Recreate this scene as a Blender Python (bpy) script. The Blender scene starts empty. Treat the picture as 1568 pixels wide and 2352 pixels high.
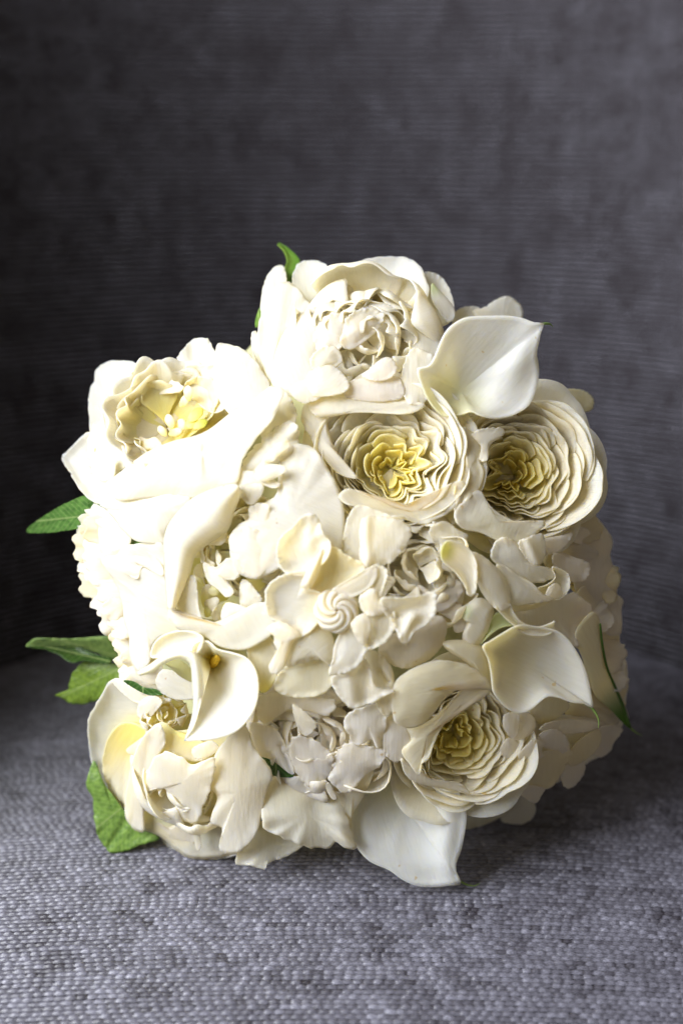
import bpy, math, random
import numpy as np

# ------------------------------------------------------------------ camera, world, lamps, exposure
S = bpy.context.scene
C = S.collection
W_PX, H_PX, F_PX = 1568.0, 2352.0, 3267.0      # layout grid and focal length in the same pixels
D0 = 0.68                                       # distance of the bouquet's rim plane
S0 = D0 / F_PX
PITCH = math.radians(15.0)
CAM = np.array([0.0, 0.0, 0.34])
AX_R = np.array([1.0, 0.0, 0.0])
AX_F = np.array([0.0, math.cos(PITCH), -math.sin(PITCH)])
AX_U = np.array([0.0, math.sin(PITCH), math.cos(PITCH)])

cd = bpy.data.cameras.new('camera')
cam = bpy.data.objects.new('camera', cd); C.objects.link(cam)
cam.location = CAM
cam.rotation_euler = (math.pi / 2 - PITCH, 0, 0)
cd.sensor_fit = 'VERTICAL'; cd.sensor_height = 36.0; cd.sensor_width = 24.0
cd.lens = 36.0 * F_PX / H_PX
cd.clip_start = 0.01; cd.clip_end = 50
cd.dof.use_dof = True
cd.dof.focus_distance = 0.625
cd.dof.aperture_fstop = 4.8
S.camera = cam

wd = bpy.data.worlds.new('World'); S.world = wd; wd.use_nodes = True
bg = wd.node_tree.nodes['Background']
bg.inputs[0].default_value = (1.0, 0.88, 0.70, 1); bg.inputs[1].default_value = 0.19

def lamp(name, loc, target, sx, sy, power, col):
    l = bpy.data.lights.new(name, 'AREA'); l.shape = 'RECTANGLE'; l.size = sx; l.size_y = sy
    l.energy = power; l.color = col
    o = bpy.data.objects.new(name, l); C.objects.link(o); o.location = loc
    d = np.array(target) - np.array(loc)
    from mathutils import Vector
    o.rotation_euler = Vector(d).to_track_quat('-Z', 'Y').to_euler()
    return o
lamp('window_light', (-2.26, -0.84, 1.82), (0.02, 0.72, 0.10), 2.6, 2.3, 278.0, (0.94, 0.97, 1.0))

S.view_settings.view_transform = 'Standard'; S.view_settings.look = 'None'
S.view_settings.exposure = 0.15; S.view_settings.gamma = 1.0
S.view_settings.use_curve_mapping = False
S.render.engine = 'CYCLES'
S.cycles.max_bounces = 10; S.cycles.diffuse_bounces = 9; S.cycles.transmission_bounces = 8
S.cycles.use_denoising = True
S.cycles.sample_clamp_indirect = 10.0

RNG = np.random.RandomState(7)

# ------------------------------------------------------------------ materials
def new_mat(name):
    m = bpy.data.materials.new(name); m.use_nodes = True
    nt = m.node_tree
    for n in list(nt.nodes): nt.nodes.remove(n)
    out = nt.nodes.new('ShaderNodeOutputMaterial')
    return m, nt, out
def N(nt, t, **kw):
    n = nt.nodes.new(t)
    for k, v in kw.items():
        if k.startswith('i_'): n.inputs[int(k[2:])].default_value = v
        else: setattr(n, k, v)
    return n

def petal_material(name, transl, rough, vein, spec=0.25, sat=(1.0, 0.93, 0.78), sss=0.0):
    m, nt, out = new_mat(name); L = nt.links.new
    att = N(nt, 'ShaderNodeAttribute', attribute_name='tint')
    uv = N(nt, 'ShaderNodeUVMap')
    mp = N(nt, 'ShaderNodeMapping'); mp.inputs['Scale'].default_value = (1.0, 0.14, 1.0)
    L(uv.outputs[0], mp.inputs[0])
    n1 = N(nt, 'ShaderNodeTexNoise'); n1.inputs['Scale'].default_value = 15.0; n1.inputs['Detail'].default_value = 3.0
    L(mp.outputs[0], n1.inputs['Vector'])
    tc = N(nt, 'ShaderNodeTexCoord')
    n2 = N(nt, 'ShaderNodeTexNoise'); n2.inputs['Scale'].default_value = 160.0; n2.inputs['Detail'].default_value = 4.0
    L(tc.outputs['Object'], n2.inputs['Vector'])
    # fine mottling of the petal's own colour
    mx = N(nt, 'ShaderNodeMix', data_type='RGBA', blend_type='MULTIPLY')
    rp = N(nt, 'ShaderNodeValToRGB')
    rp.color_ramp.elements[0].position = 0.3; rp.color_ramp.elements[0].color = (0.95, 0.94, 0.91, 1)
    rp.color_ramp.elements[1].position = 0.62; rp.color_ramp.elements[1].color = (1, 1, 1, 1)
    L(n1.outputs[0], rp.inputs[0])
    mx.inputs[0].default_value = 0.7
    L(att.outputs['Color'], mx.inputs[6]); L(rp.outputs[0], mx.inputs[7])
    n4 = N(nt, 'ShaderNodeTexNoise'); n4.inputs['Scale'].default_value = 210.0; n4.inputs['Detail'].default_value = 2.0
    L(tc.outputs['Object'], n4.inputs['Vector'])
    r4 = N(nt, 'ShaderNodeValToRGB'); r4.color_ramp.elements[0].position = 0.735; r4.color_ramp.elements[0].color = (1, 1, 1, 1)
    r4.color_ramp.elements[1].position = 0.78; r4.color_ramp.elements[1].color = (0.80, 0.62, 0.38, 1)
    L(n4.outputs[0], r4.inputs[0])
    m4 = N(nt, 'ShaderNodeMix', data_type='RGBA', blend_type='MULTIPLY'); m4.inputs[0].default_value = 0.8
    L(mx.outputs[2], m4.inputs[6]); L(r4.outputs[0], m4.inputs[7]); mx = m4
    ad = N(nt, 'ShaderNodeMath', operation='ADD'); L(n1.outputs[0], ad.inputs[0]); L(n2.outputs[0], ad.inputs[1])
    bp = N(nt, 'ShaderNodeBump'); bp.inputs['Strength'].default_value = vein; bp.inputs['Distance'].default_value = 0.0006
    L(ad.outputs[0], bp.inputs['Height'])
    pr = N(nt, 'ShaderNodeBsdfPrincipled')
    pr.inputs['Roughness'].default_value = rough; pr.inputs['Specular IOR Level'].default_value = spec
    L(mx.outputs[2], pr.inputs['Base Color']); L(bp.outputs[0], pr.inputs['Normal'])
    if sss:
        pr.inputs['Subsurface Weight'].default_value = 1.0; pr.inputs['Subsurface Radius'].default_value = (1.0, 0.85, 0.55); pr.inputs['Subsurface Scale'].default_value = sss
    tr = N(nt, 'ShaderNodeBsdfTranslucent')
    m2 = N(nt, 'ShaderNodeMix', data_type='RGBA', blend_type='MULTIPLY'); m2.inputs[0].default_value = 1.0
    L(mx.outputs[2], m2.inputs[6]); m2.inputs[7].default_value = (*sat, 1)
    L(m2.outputs[2], tr.inputs['Color']); L(bp.outputs[0], tr.inputs['Normal'])
    ms = N(nt, 'ShaderNodeMixShader'); ms.inputs[0].default_value = transl
    L(pr.outputs[0], ms.inputs[1]); L(tr.outputs[0], ms.inputs[2]); L(ms.outputs[0], out.inputs[0])
    return m
M_PETAL = petal_material('petal', 0.48, 0.65, 0.36, 0.12, sat=(1.0, 0.955, 0.81), sss=0.0025)
M_CALLA = petal_material('spathe', 0.42, 0.42, 0.28, 0.3, sat=(1.0, 0.96, 0.84), sss=0.0025)
def leaf_material():
    m = petal_material('leaf', 0.30, 0.40, 0.5, 0.45, sat=(1.0, 1.0, 0.45))
    nt = m.node_tree; L = nt.links.new
    uv = N(nt, 'ShaderNodeUVMap'); sp = N(nt, 'ShaderNodeSeparateXYZ'); L(uv.outputs[0], sp.inputs[0])
    def mth(op, a, b=None, val=None):
        n = N(nt, 'ShaderNodeMath', operation=op)
        L(a, n.inputs[0]) if hasattr(a, 'is_linked') else setattr(n.inputs[0], 'default_value', a)
        if b is not None: L(b, n.inputs[1]) if hasattr(b, 'is_linked') else setattr(n.inputs[1], 'default_value', b)
        return n.outputs[0]
    au = mth('ABSOLUTE', sp.outputs[0])
    nz = N(nt, 'ShaderNodeTexNoise'); nz.inputs['Scale'].default_value = 5.0; L(uv.outputs[0], nz.inputs['Vector'])
    ph = mth('ADD', mth('SUBTRACT', sp.outputs[1], mth('MULTIPLY', au, 0.9)), mth('MULTIPLY', nz.outputs[0], 0.06))
    side = mth('POWER', mth('ABSOLUTE', mth('COSINE', mth('MULTIPLY', ph, 26.0))), 26.0)
    mid = mth('LESS_THAN', au, 0.018)
    vein = mth('MAXIMUM', mth('MULTIPLY', side, 0.55), mid)
    pr = [n for n in nt.nodes if n.type == 'BSDF_PRINCIPLED'][0]
    src = pr.inputs['Base Color'].links[0].from_socket
    n3 = N(nt, 'ShaderNodeTexNoise'); n3.inputs['Scale'].default_value = 9.0; n3.inputs['Detail'].default_value = 5; L(uv.outputs[0], n3.inputs['Vector'])
    rp = N(nt, 'ShaderNodeValToRGB'); rp.color_ramp.elements[0].position = .35; rp.color_ramp.elements[0].color = (.55, .6, .55, 1); rp.color_ramp.elements[1].position = .65; rp.color_ramp.elements[1].color = (1.15, 1.1, 1.0, 1)
    L(n3.outputs[0], rp.inputs[0])
    mu = N(nt, 'ShaderNodeMix', data_type='RGBA', blend_type='MULTIPLY'); mu.inputs[0].default_value = 1.0; L(src, mu.inputs[6]); L(rp.outputs[0], mu.inputs[7])
    mx = N(nt, 'ShaderNodeMix', data_type='RGBA'); L(mth('MULTIPLY', vein, 0.45), mx.inputs[0]); L(mu.outputs[2], mx.inputs[6]); mx.inputs[7].default_value = (.42, .52, .20, 1)
    L(mx.outputs[2], pr.inputs['Base Color'])
    return m
M_LEAF = leaf_material()

def simple(name, col, rough=0.7, noise=60.0, amt=0.5):
    m, nt, out = new_mat(name); L = nt.links.new
    tc = N(nt, 'ShaderNodeTexCoord')
    n = N(nt, 'ShaderNodeTexNoise'); n.inputs['Scale'].default_value = noise; n.inputs['Detail'].default_value = 5
    L(tc.outputs['Object'], n.inputs['Vector'])
    rp = N(nt, 'ShaderNodeValToRGB')
    rp.color_ramp.elements[0].color = (*[c * (1 - amt) for c in col], 1); rp.color_ramp.elements[0].position = 0.3
    rp.color_ramp.elements[1].color = (*[min(1, c * (1 + amt)) for c in col], 1); rp.color_ramp.elements[1].position = 0.7
    L(n.outputs[0], rp.inputs[0])
    pr = N(nt, 'ShaderNodeBsdfPrincipled'); pr.inputs['Roughness'].default_value = rough
    L(rp.outputs[0], pr.inputs['Base Color'])
    b = N(nt, 'ShaderNodeBump'); b.inputs['Strength'].default_value = 0.4; b.inputs['Distance'].default_value = 0.001
    L(n.outputs[0], b.inputs['Height']); L(b.outputs[0], pr.inputs['Normal'])
    L(pr.outputs[0], out.inputs[0])
    return m
M_STEM = simple('stem_green', (0.055, 0.10, 0.025), 0.5)
M_CORE = simple('gap_shade', (0.50, 0.50, 0.28), 0.8, 90, 0.25)  # filler core, its pale colour stands in for cream shade between blooms
M_SPADIX = simple('spadix', (0.80, 0.50, 0.03), 0.8, 900, 0.35)
M_RIBBON = simple('ribbon', (0.75, 0.72, 0.65), 0.4, 30, 0.05)
M_LINING = simple('cloth_lining', (0.024, 0.020, 0.025), 0.95, 700, 0.4)

def yarn_material():
    m, nt, out = new_mat('woven_cloth'); L = nt.links.new
    att = N(nt, 'ShaderNodeAttribute', attribute_name='tint')
    tc = N(nt, 'ShaderNodeTexCoord')
    mp = N(nt, 'ShaderNodeMapping'); mp.inputs['Scale'].default_value = (900.0, 2600.0, 2600.0)
    L(tc.outputs['Object'], mp.inputs[0])
    n = N(nt, 'ShaderNodeTexNoise'); n.inputs['Scale'].default_value = 1.0; n.inputs['Detail'].default_value = 2
    L(mp.outputs[0], n.inputs['Vector'])
    rp = N(nt, 'ShaderNodeValToRGB')
    rp.color_ramp.elements[0].position = 0.3; rp.color_ramp.elements[0].color = (0.5, 0.5, 0.5, 1)
    rp.color_ramp.elements[1].position = 0.7; rp.color_ramp.elements[1].color = (1.3, 1.3, 1.3, 1)
    L(n.outputs[0], rp.inputs[0])
    mx = N(nt, 'ShaderNodeMix', data_type='RGBA', blend_type='MULTIPLY'); mx.inputs[0].default_value = 1.0
    L(att.outputs['Color'], mx.inputs[6]); L(rp.outputs[0], mx.inputs[7])
    pr = N(nt, 'ShaderNodeBsdfPrincipled'); pr.inputs['Roughness'].default_value = 0.36
    pr.inputs['Specular IOR Level'].default_value = 0.65
    pr.inputs['Sheen Weight'].default_value = 0.06; pr.inputs['Sheen Roughness'].default_value = 0.4
    b = N(nt, 'ShaderNodeBump'); b.inputs['Strength'].default_value = 0.6; b.inputs['Distance'].default_value = 0.0003
    L(n.outputs[0], b.inputs['Height']); L(b.outputs[0], pr.inputs['Normal'])
    L(mx.outputs[2], pr.inputs['Base Color']); L(pr.outputs[0], out.inputs[0])
    return m
M_YARN = yarn_material()

# ------------------------------------------------------------------ mesh helpers
def mesh_obj(name, verts, faces, mat, parent=None, tint=None, uv=None, solid=0.0, smooth=True, label=None):
    me = bpy.data.meshes.new(name)
    verts = np.asarray(verts, dtype=np.float32); faces = np.asarray(faces, dtype=np.int32)
    nv, nf, k = len(verts), len(faces), faces.shape[1]
    me.vertices.add(nv); me.vertices.foreach_set('co', verts.ravel())
    me.loops.add(nf * k); me.loops.foreach_set('vertex_index', faces.ravel())
    me.polygons.add(nf)
    me.polygons.foreach_set('loop_start', np.arange(0, nf * k, k, dtype=np.int32))
    me.polygons.foreach_set('use_smooth', np.full(nf, smooth, dtype=bool))
    if tint is not None:
        a = me.color_attributes.new('tint', 'FLOAT_COLOR', 'POINT')
        c = np.ones((nv, 4), dtype=np.float32); c[:, :3] = tint
        a.data.foreach_set('color', c.ravel())
    if uv is not None:
        u = me.uv_layers.new(name='UVMap')
        u.data.foreach_set('uv', np.asarray(uv, dtype=np.float32)[faces.ravel()].ravel())
    me.update(calc_edges=True)
    me.materials.append(mat)
    o = bpy.data.objects.new(name, me); C.objects.link(o)
    if parent is not None: o.parent = parent
    if solid > 0:
        md = o.modifiers.new('thickness', 'SOLIDIFY'); md.thickness = solid; md.offset = 0.0
    if label: o['label'] = label
    return o

def empty(name, parent=None, label=None, cat=None):
    o = bpy.data.objects.new(name, None); C.objects.link(o); o.empty_display_size = 0.02
    if parent is not None: o.parent = parent
    if label: o['label'] = label
    if cat: o['category'] = cat
    return o

def at(u, v, w):
    """layout pixel and height w (pixels toward the viewer from the rim plane) -> world point(s)"""
    u, v, w = np.broadcast_arrays(np.asarray(u, float), np.asarray(v, float), np.asarray(w, float))
    d = D0 - w * S0
    return (CAM + d[..., None] * (AX_F + ((u - W_PX / 2) / F_PX)[..., None] * AX_R + ((H_PX / 2 - v) / F_PX)[..., None] * AX_U))

def dome(u, v):
    q = 1 - ((np.asarray(u, float) - 800) / 720.0) ** 2 - ((np.asarray(v, float) - 1300) / 760.0) ** 2
    return -150 + 600 * np.sqrt(np.maximum(q, 0.0))
def dome_grad(u, v):
    e = 25.0
    g = np.array([(dome(u + e, v) - dome(u - e, v)) / (2 * e), (dome(u, v + e) - dome(u, v - e)) / (2 * e)])
    n = np.linalg.norm(g)
    return g if n < 1.5 else g / n * 1.5

ZONES = {'M': (0, 0, 1.4107 ** -1)}
for k, x, y, s in (('A', 150, 1050, 1.96), ('B', 750, 750, 1.96), ('C', 1250, 900, 1.96), ('D', 200, 1550, 1.96), ('E', 750, 1550, 1.96),
                   ('F', 1300, 1650, 1.96), ('G', 200, 2100, 1.96), ('H', 800, 2150, 1.96), ('I', 1400, 2100, 1.96),
                   ('J', 450, 1350, 2.24), ('K', 0, 1850, 3.136)):
    ZONES[k] = (x, y, s)
def Z(zone, pts):
    p = np.array([q[:2] for q in pts], float)
    if zone == 'M': return p
    x, y, s = ZONES[zone]
    return np.stack([(x + p[:, 0] / s) / 1.4107, (y + p[:, 1] / s) / 1.4107], 1)

def closed_curve(P, n):
    """closed centripetal-ish Catmull-Rom resampled to n points, even by length"""
    P = np.asarray(P, float); k = len(P); out = []
    for i in range(k):
        p0, p1, p2, p3 = P[(i - 1) % k], P[i], P[(i + 1) % k], P[(i + 2) % k]
        for t in np.linspace(0, 1, 12, endpoint=False):
            out.append(0.5 * ((2 * p1) + (-p0 + p2) * t + (2 * p0 - 5 * p1 + 4 * p2 - p3) * t ** 2 + (-p0 + 3 * p1 - 3 * p2 + p3) * t ** 3))
    out = np.array(out)
    d = np.r_[0, np.cumsum(np.linalg.norm(np.roll(out, -1, 0) - out, axis=1))]
    q = np.linspace(0, d[-1], n, endpoint=False)
    ext = np.vstack([out, out[:1]])
    return np.stack([np.interp(q, d, ext[:, j]) for j in range(P.shape[1])], 1)
def open_curve(P, n):
    P = np.asarray(P, float); P = np.vstack([2 * P[0] - P[1], P, 2 * P[-1] - P[-2]]); out = []
    for i in range(1, len(P) - 2):
        p0, p1, p2, p3 = P[i - 1:i + 3]
        for t in np.linspace(0, 1, 12, endpoint=False):
            out.append(0.5 * ((2 * p1) + (-p0 + p2) * t + (2 * p0 - 5 * p1 + 4 * p2 - p3) * t ** 2 + (-p0 + 3 * p1 - 3 * p2 + p3) * t ** 3))
    out.append(P[-2]); out = np.array(out)
    d = np.r_[0, np.cumsum(np.linalg.norm(out[1:] - out[:-1], axis=1))]
    q = np.linspace(0, d[-1], n)
    return np.stack([np.interp(q, d, out[:, j]) for j in range(P.shape[1])], 1)

class Wobble:
    """smooth random function of x, y (sum of sines)"""
    def __init__(s, rng, lo, hi, n=6):
        ang = rng.uniform(0, 2 * np.pi, n); f = rng.uniform(lo, hi, n)
        s.kx, s.ky, s.ph = f * np.cos(ang), f * np.sin(ang), rng.uniform(0, 2 * np.pi, n); s.n = n
    def __call__(s, x, y=0.0):
        x = np.asarray(x, float)[..., None]; y = np.asarray(y, float)[..., None] if np.ndim(y) else y
        return np.sin(x * s.kx + y * s.ky + s.ph).sum(-1) / math.sqrt(s.n)

def smooth(a, b, x):
    t = np.clip((np.asarray(x, float) - a) / (b - a), 0, 1); return t * t * (3 - 2 * t)

WHITE = (0.97, 0.945, 0.845); CREAM = (0.97, 0.915, 0.68); YELLOW = (0.975, 0.905, 0.36); PINK = (0.97, 0.93, 0.845)
IVORY = (0.97, 0.935, 0.79); LIME = (0.62, 0.66, 0.10); GREEN = (0.16, 0.30, 0.05); DGREEN = (0.045, 0.12, 0.02); PALEGREEN = (0.62, 0.68, 0.40)
def lerp3(a, b, t): return np.asarray(a)[None] * (1 - t[:, None]) + np.asarray(b)[None] * t[:, None]

def patch(parent, zone, pts, off=0.0, bulge=20.0, tip=WHITE, base=None, bp=None, br=(0.15, 0.9), name='petal', mat=None, thick=0.0004,
          ctr=None, pw=2.0, tilt=None, lip=0.0, wob=5.0, frill=0.0, folds=(), w0=None, na=84, nr=14, label=None, edge=None, gain=1.0):
    """a petal with a free outline: polar sheet, domed by bulge (negative: cupped), frilled and folded, lying on the bouquet's dome at height off"""
    rng = np.random.RandomState(RNG.randint(1 << 30))
    autolip = False
    P = Z(zone, pts)
    if bulge > 0 and mat is not M_CALLA:
        bulge = bulge * 0.42
        if not lip: lip, autolip = 0.08 * np.linalg.norm(P[:, :2] - P[:, :2].mean(0), axis=1).mean(), True
    has_w = len(pts[0]) > 2
    if has_w: P = np.hstack([P, np.array([[q[2]] for q in pts], float)])
    O = closed_curve(P, na)
    cu = O[:, :2].mean(0) if ctr is None else Z(zone, [ctr])[0]
    size = np.linalg.norm(O[:, :2] - cu, axis=1).mean()
    g = dome_grad(*O[:, :2].mean(0)) * gain if tilt is None else np.array(tilt, float)
    mc = O[:, :2].mean(0)
    wc = (dome(*mc) + off) if w0 is None else w0
    r = np.linspace(0, 1, nr) ** 0.8; r[0] = 0.0
    rr = np.repeat(r[1:], na)
    Ou = np.tile(O, (nr - 1, 1))
    UV = np.vstack([[cu], cu + rr[:, None] * (Ou[:, :2] - cu)])
    rr = np.r_[0, rr]
    w = wc + (UV - mc) @ g + bulge * (1 - rr ** pw)
    if has_w: w[1:] += Ou[:, 2] * rr[1:] ** 1.5
    if lip:
        lv = 1.0
        if autolip:
            tl = np.r_[0, np.tile(np.arange(na) / na * 2 * np.pi, nr - 1)]
            lv = 0.15 + 0.7 * np.sin(tl + rng.uniform(0, 6.28)) + 0.5 * np.sin(2 * tl + rng.uniform(0, 6.28)) + 0.3 * np.sin(4 * tl + rng.uniform(0, 6.28))
        w += lip * lv * smooth(0.55, 1.0, rr) ** 2
    wb = Wobble(rng, 1.2, 3.2, 7); x = (UV - cu) / size
    if mat is None: wob = wob * 0.6
    w += wob * wb(x[:, 0], x[:, 1]) * (0.3 + rr) * size / 70.0
    if mat is not M_CALLA:
        frill = max(frill, 2.2)
        wb2 = Wobble(rng, 4, 9, 8); w += 0.22 * wob * wb2(x[:, 0], x[:, 1]) * (0.4 + rr) * size / 70.0
    if frill:
        th = np.r_[0, np.tile(np.arange(na) / na * 2 * np.pi, nr - 1)]
        b0_ = cu if bp is None else Z(zone, [bp])[0]
        fall = smooth(0.25, 0.8, np.linalg.norm(UV - b0_, axis=1) / np.linalg.norm(UV - b0_, axis=1).max())
        sc_ = min(1.0, size / 55.0) * fall
        kmax = int(np.clip(size / 6, 6, 15))
        f1 = sum(np.sin(k * th + rng.uniform(0, 6.28)) for k in rng.randint(3, kmax, 5)) / 2.2
        w += frill * f1 * rr ** 2.2 * sc_
        rad = frill * 0.35 * sum(np.sin(k * th + rng.uniform(0, 6.28)) for k in rng.randint(6, 23, 6)) / 2.4 * rr ** 3 * sc_
        w += 2.0 * sum(np.sin(k * th + rng.uniform(0, 6.28)) for k in rng.randint(9, 30, 7)) / 2.6 * smooth(0.66, 1.0, rr) ** 2 * sc_
        rad = rad + 0.9 * sum(np.sin(k * th + rng.uniform(0, 6.28)) for k in rng.randint(15, 40, 6)) / 2.4 * rr ** 4 * sc_
        dirv = (UV - cu) / np.maximum(np.linalg.norm(UV - cu, axis=1, keepdims=True), 1e-6)
        UV = UV + dirv * rad[:, None]
    for f in folds:      # ridge or crease along a segment: (x0,y0,x1,y1,height,width)
        a, b = Z(zone, [f[0:2], f[2:4]]); d = b - a; q = np.clip(((UV - a) @ d) / (d @ d), 0, 1)
        dist = np.linalg.norm(UV - (a + q[:, None] * d), axis=1)
        w += f[4] * np.exp(-(dist / f[5]) ** 2)
    V = at(UV[:, 0], UV[:, 1], w)
    F = []
    for j in range(na):
        F.append((0, 1 + j, 1 + (j + 1) % na, 1 + (j + 1) % na))
    idx = 1 + np.arange((nr - 1) * na).reshape(nr - 1, na)
    a, b = idx[:-1], idx[1:]
    Q = np.stack([a, b, np.roll(b, -1, 1), np.roll(a, -1, 1)], -1).reshape(-1, 4)
    # triangles of the hub as thin quads: use the middle of the first ring instead
    hub = np.stack([np.zeros(na // 2, int), idx[0][0::2], np.roll(idx[0], -1)[0::2], np.roll(idx[0], -2)[0::2]], -1)
    Fq = np.vstack([hub, Q])
    if base is None: base = IVORY if tip is WHITE else tip
    b0 = cu if bp is None else Z(zone, [bp])[0]
    dist = np.linalg.norm(UV - b0, axis=1); dmax = dist.max()
    t = smooth(br[0], br[1], dist / dmax)
    col = lerp3(base, tip, t)
    if edge is not None: col = col * (1 - smooth(0.9, 1.0, rr)[:, None]) + np.asarray(edge)[None] * smooth(0.9, 1.0, rr)[:, None]
    ax = mc - b0; ax = ax / (np.linalg.norm(ax) + 1e-6) if np.linalg.norm(ax) > 8 else np.array([0.0, 1.0])
    uv = np.stack([(UV - b0) @ np.array([-ax[1], ax[0]]), (UV - b0) @ ax], 1) / 100.0 + (0 if mat is M_LEAF else rng.uniform(0, 9, 2))
    return mesh_obj(name, V, Fq, mat or M_PETAL, parent, col, uv, thick, label=label)

def strip(parent, zone, Lp, Rp, off=0.0, bulge=15.0, tip=WHITE, base=None, name='petal', mat=None, thick=0.0006, frill=0.0, ffreq=14, wob=3.0,
          offL=0.0, offR=0.0, n=44, m=9, taper=False, gain=1.0, w0=None, label=None, colmode='across', tilt=None):
    """a band-like petal between two traced edges"""
    rng = np.random.RandomState(RNG.randint(1 << 30))
    A, B = open_curve(Z(zone, Lp), n), open_curve(Z(zone, Rp), n)
    s = np.linspace(0, 1, m)
    UV = A[:, None] * (1 - s)[None, :, None] + B[:, None] * s[None, :, None]
    mc = UV.reshape(-1, 2).mean(0)
    g = dome_grad(*mc) * gain if tilt is None else np.array(tilt, float)
    wc = dome(*mc) + off if w0 is None else w0
    tt = np.linspace(0, 1, n)[:, None]
    w = wc + (UV - mc) @ g + bulge * (4 * s * (1 - s))[None] + offL * (1 - s)[None] + offR * s[None]
    wb = Wobble(rng, 1.0, 4.0, 6); w = w + wob * wb(tt * 3 + 0 * s[None], s[None] * 1.2 + 0 * tt)
    if frill:
        fr = Wobble(rng, ffreq * 0.5, ffreq * 1.6, 6); fv = fr(tt[:, 0])
        fr2 = Wobble(rng, ffreq * 0.8, ffreq * 2.4, 6); f2 = fr2(tt[:, 0])
        k = np.abs(2 * s - 1)[None] ** 2
        w = w + frill * fv[:, None] * k
        d = (B - A) / (np.linalg.norm(B - A, axis=1, keepdims=True) + 1e-6)
        UV = UV + d[:, None] * (f2[:, None] * frill * 0.35 * (np.sign(2 * s - 1) * np.abs(2 * s - 1) ** 3)[None])[..., None]
    V = at(UV[..., 0], UV[..., 1], w).reshape(-1, 3)
    idx = np.arange(n * m).reshape(n, m)
    Q = np.stack([idx[:-1, :-1], idx[1:, :-1], idx[1:, 1:], idx[:-1, 1:]], -1).reshape(-1, 4)
    if base is None: base = tip
    t = (np.broadcast_to(s[None], (n, m)) if colmode == 'across' else np.broadcast_to(tt, (n, m))).ravel()
    col = lerp3(base, tip, smooth(0.05, 0.8, t))
    uv = np.stack([np.broadcast_to(tt * 4, (n, m)).ravel(), np.broadcast_to(s[None] * 1.2, (n, m)).ravel()], 1) + rng.uniform(0, 9, 2)
    return mesh_obj(name, V, Q, mat or M_PETAL, parent, col, uv, thick, label=label)

def frame(facing, roll=0.0):
    """columns: local x, y, z axes in world for a flower that faces (right, up, toward viewer)"""
    z = facing[0] * AX_R + facing[1] * AX_U - facing[2] * AX_F; z = z / np.linalg.norm(z)
    x = np.cross(AX_U, z); x /= np.linalg.norm(x); y = np.cross(z, x)
    c, s = math.cos(roll), math.sin(roll)
    return np.stack([x * c + y * s, -x * s + y * c, z], 1)

def cup_petal(parent, org, fr, px, phi, rho, zr, hv, a1, span, ruf=0.0, rfreq=6.0, flare=0.0, droop=0.0, round_=0.25, notch=0.0,
              tip=WHITE, base=CREAM, a0=1.0, ns=19, nt=11, ecc=(0.0, 0.0), name='petal', ins=0.0, yl=0.75, thick=0.0005, seed=None, fold=0.0, wave=None):
    """one petal of a cupped bloom; lengths in layout pixels (px = metres per pixel)"""
    rng = np.random.RandomState(RNG.randint(1 << 30) if seed is None else seed)
    s = np.linspace(-1, 1, ns)[None, :]; t0 = np.linspace(0, 1, nt)[:, None]
    edge = 1 - round_ * np.abs(s) ** 2.6
    nz = Wobble(rng, 3, 9, 5)(s[0])[None]; 
    edge = edge + notch * nz - (notch * 1.2 * np.exp(-((s - rng.uniform(-0.4, 0.4)) / 0.12) ** 2))
    t = t0 * edge
    a = np.radians(a0 + (a1 - a0) * t)
    am = math.radians(min(a1, 90))
    r = rho * np.sin(a) / math.sin(am)
    z = zr + hv * (-np.cos(a) + math.cos(math.radians(a1)))
    k = np.clip((t - 0.62) / 0.38, 0, None) ** 2
    r = r + flare * rho * k; z = z - droop * rho * k
    wv = Wobble(rng, rfreq * 0.45, rfreq * 1.3, 5)(s[0])[None]; wv2 = Wobble(rng, rfreq * 0.6, rfreq * 1.6, 5)(s[0])[None]
    kk = t ** 2.2
    r = r + ruf * rho * wv * kk + fold * rho * np.sin(s * rng.uniform(5, 8) + rng.uniform(0, 6)) * t ** 1.5
    z = z + ruf * rho * 0.55 * wv2 * kk
    r = r + ins * s * rho * t            # one edge tucked in, the other out: overlapping spiral
    th = phi + span * s * (0.55 + 0.45 * np.clip(t0 * 2.2, 0, 1)) + 0.0 * t
    if wave is not None:
        r = r + wave(th) * t ** 1.6; th = th + 0.35 * wave(th + 1.3) / max(rho, 1) * t ** 1.6
    X = r * np.cos(th) + ecc[0] * t0; Y = r * np.sin(th) + ecc[1] * t0
    Lc = np.stack([X, Y, np.broadcast_to(z, X.shape)], -1) * px
    V = (org + Lc @ fr.T).reshape(-1, 3)
    idx = np.arange(ns * nt).reshape(nt, ns)
    Q = np.stack([idx[:-1, :-1], idx[:-1, 1:], idx[1:, 1:], idx[1:, :-1]], -1).reshape(-1, 4)
    col = lerp3(base, tip, smooth(0.15, yl + 0.25, np.broadcast_to(t, X.shape).ravel()))
    uv = np.stack([np.broadcast_to(s * span * rho / 60, X.shape).ravel(), np.broadcast_to(t0 * rho / 60, X.shape).ravel()], 1) + rng.uniform(0, 9, 2)
    return mesh_obj(name, V, Q, M_PETAL, parent, col, uv, thick)

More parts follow.
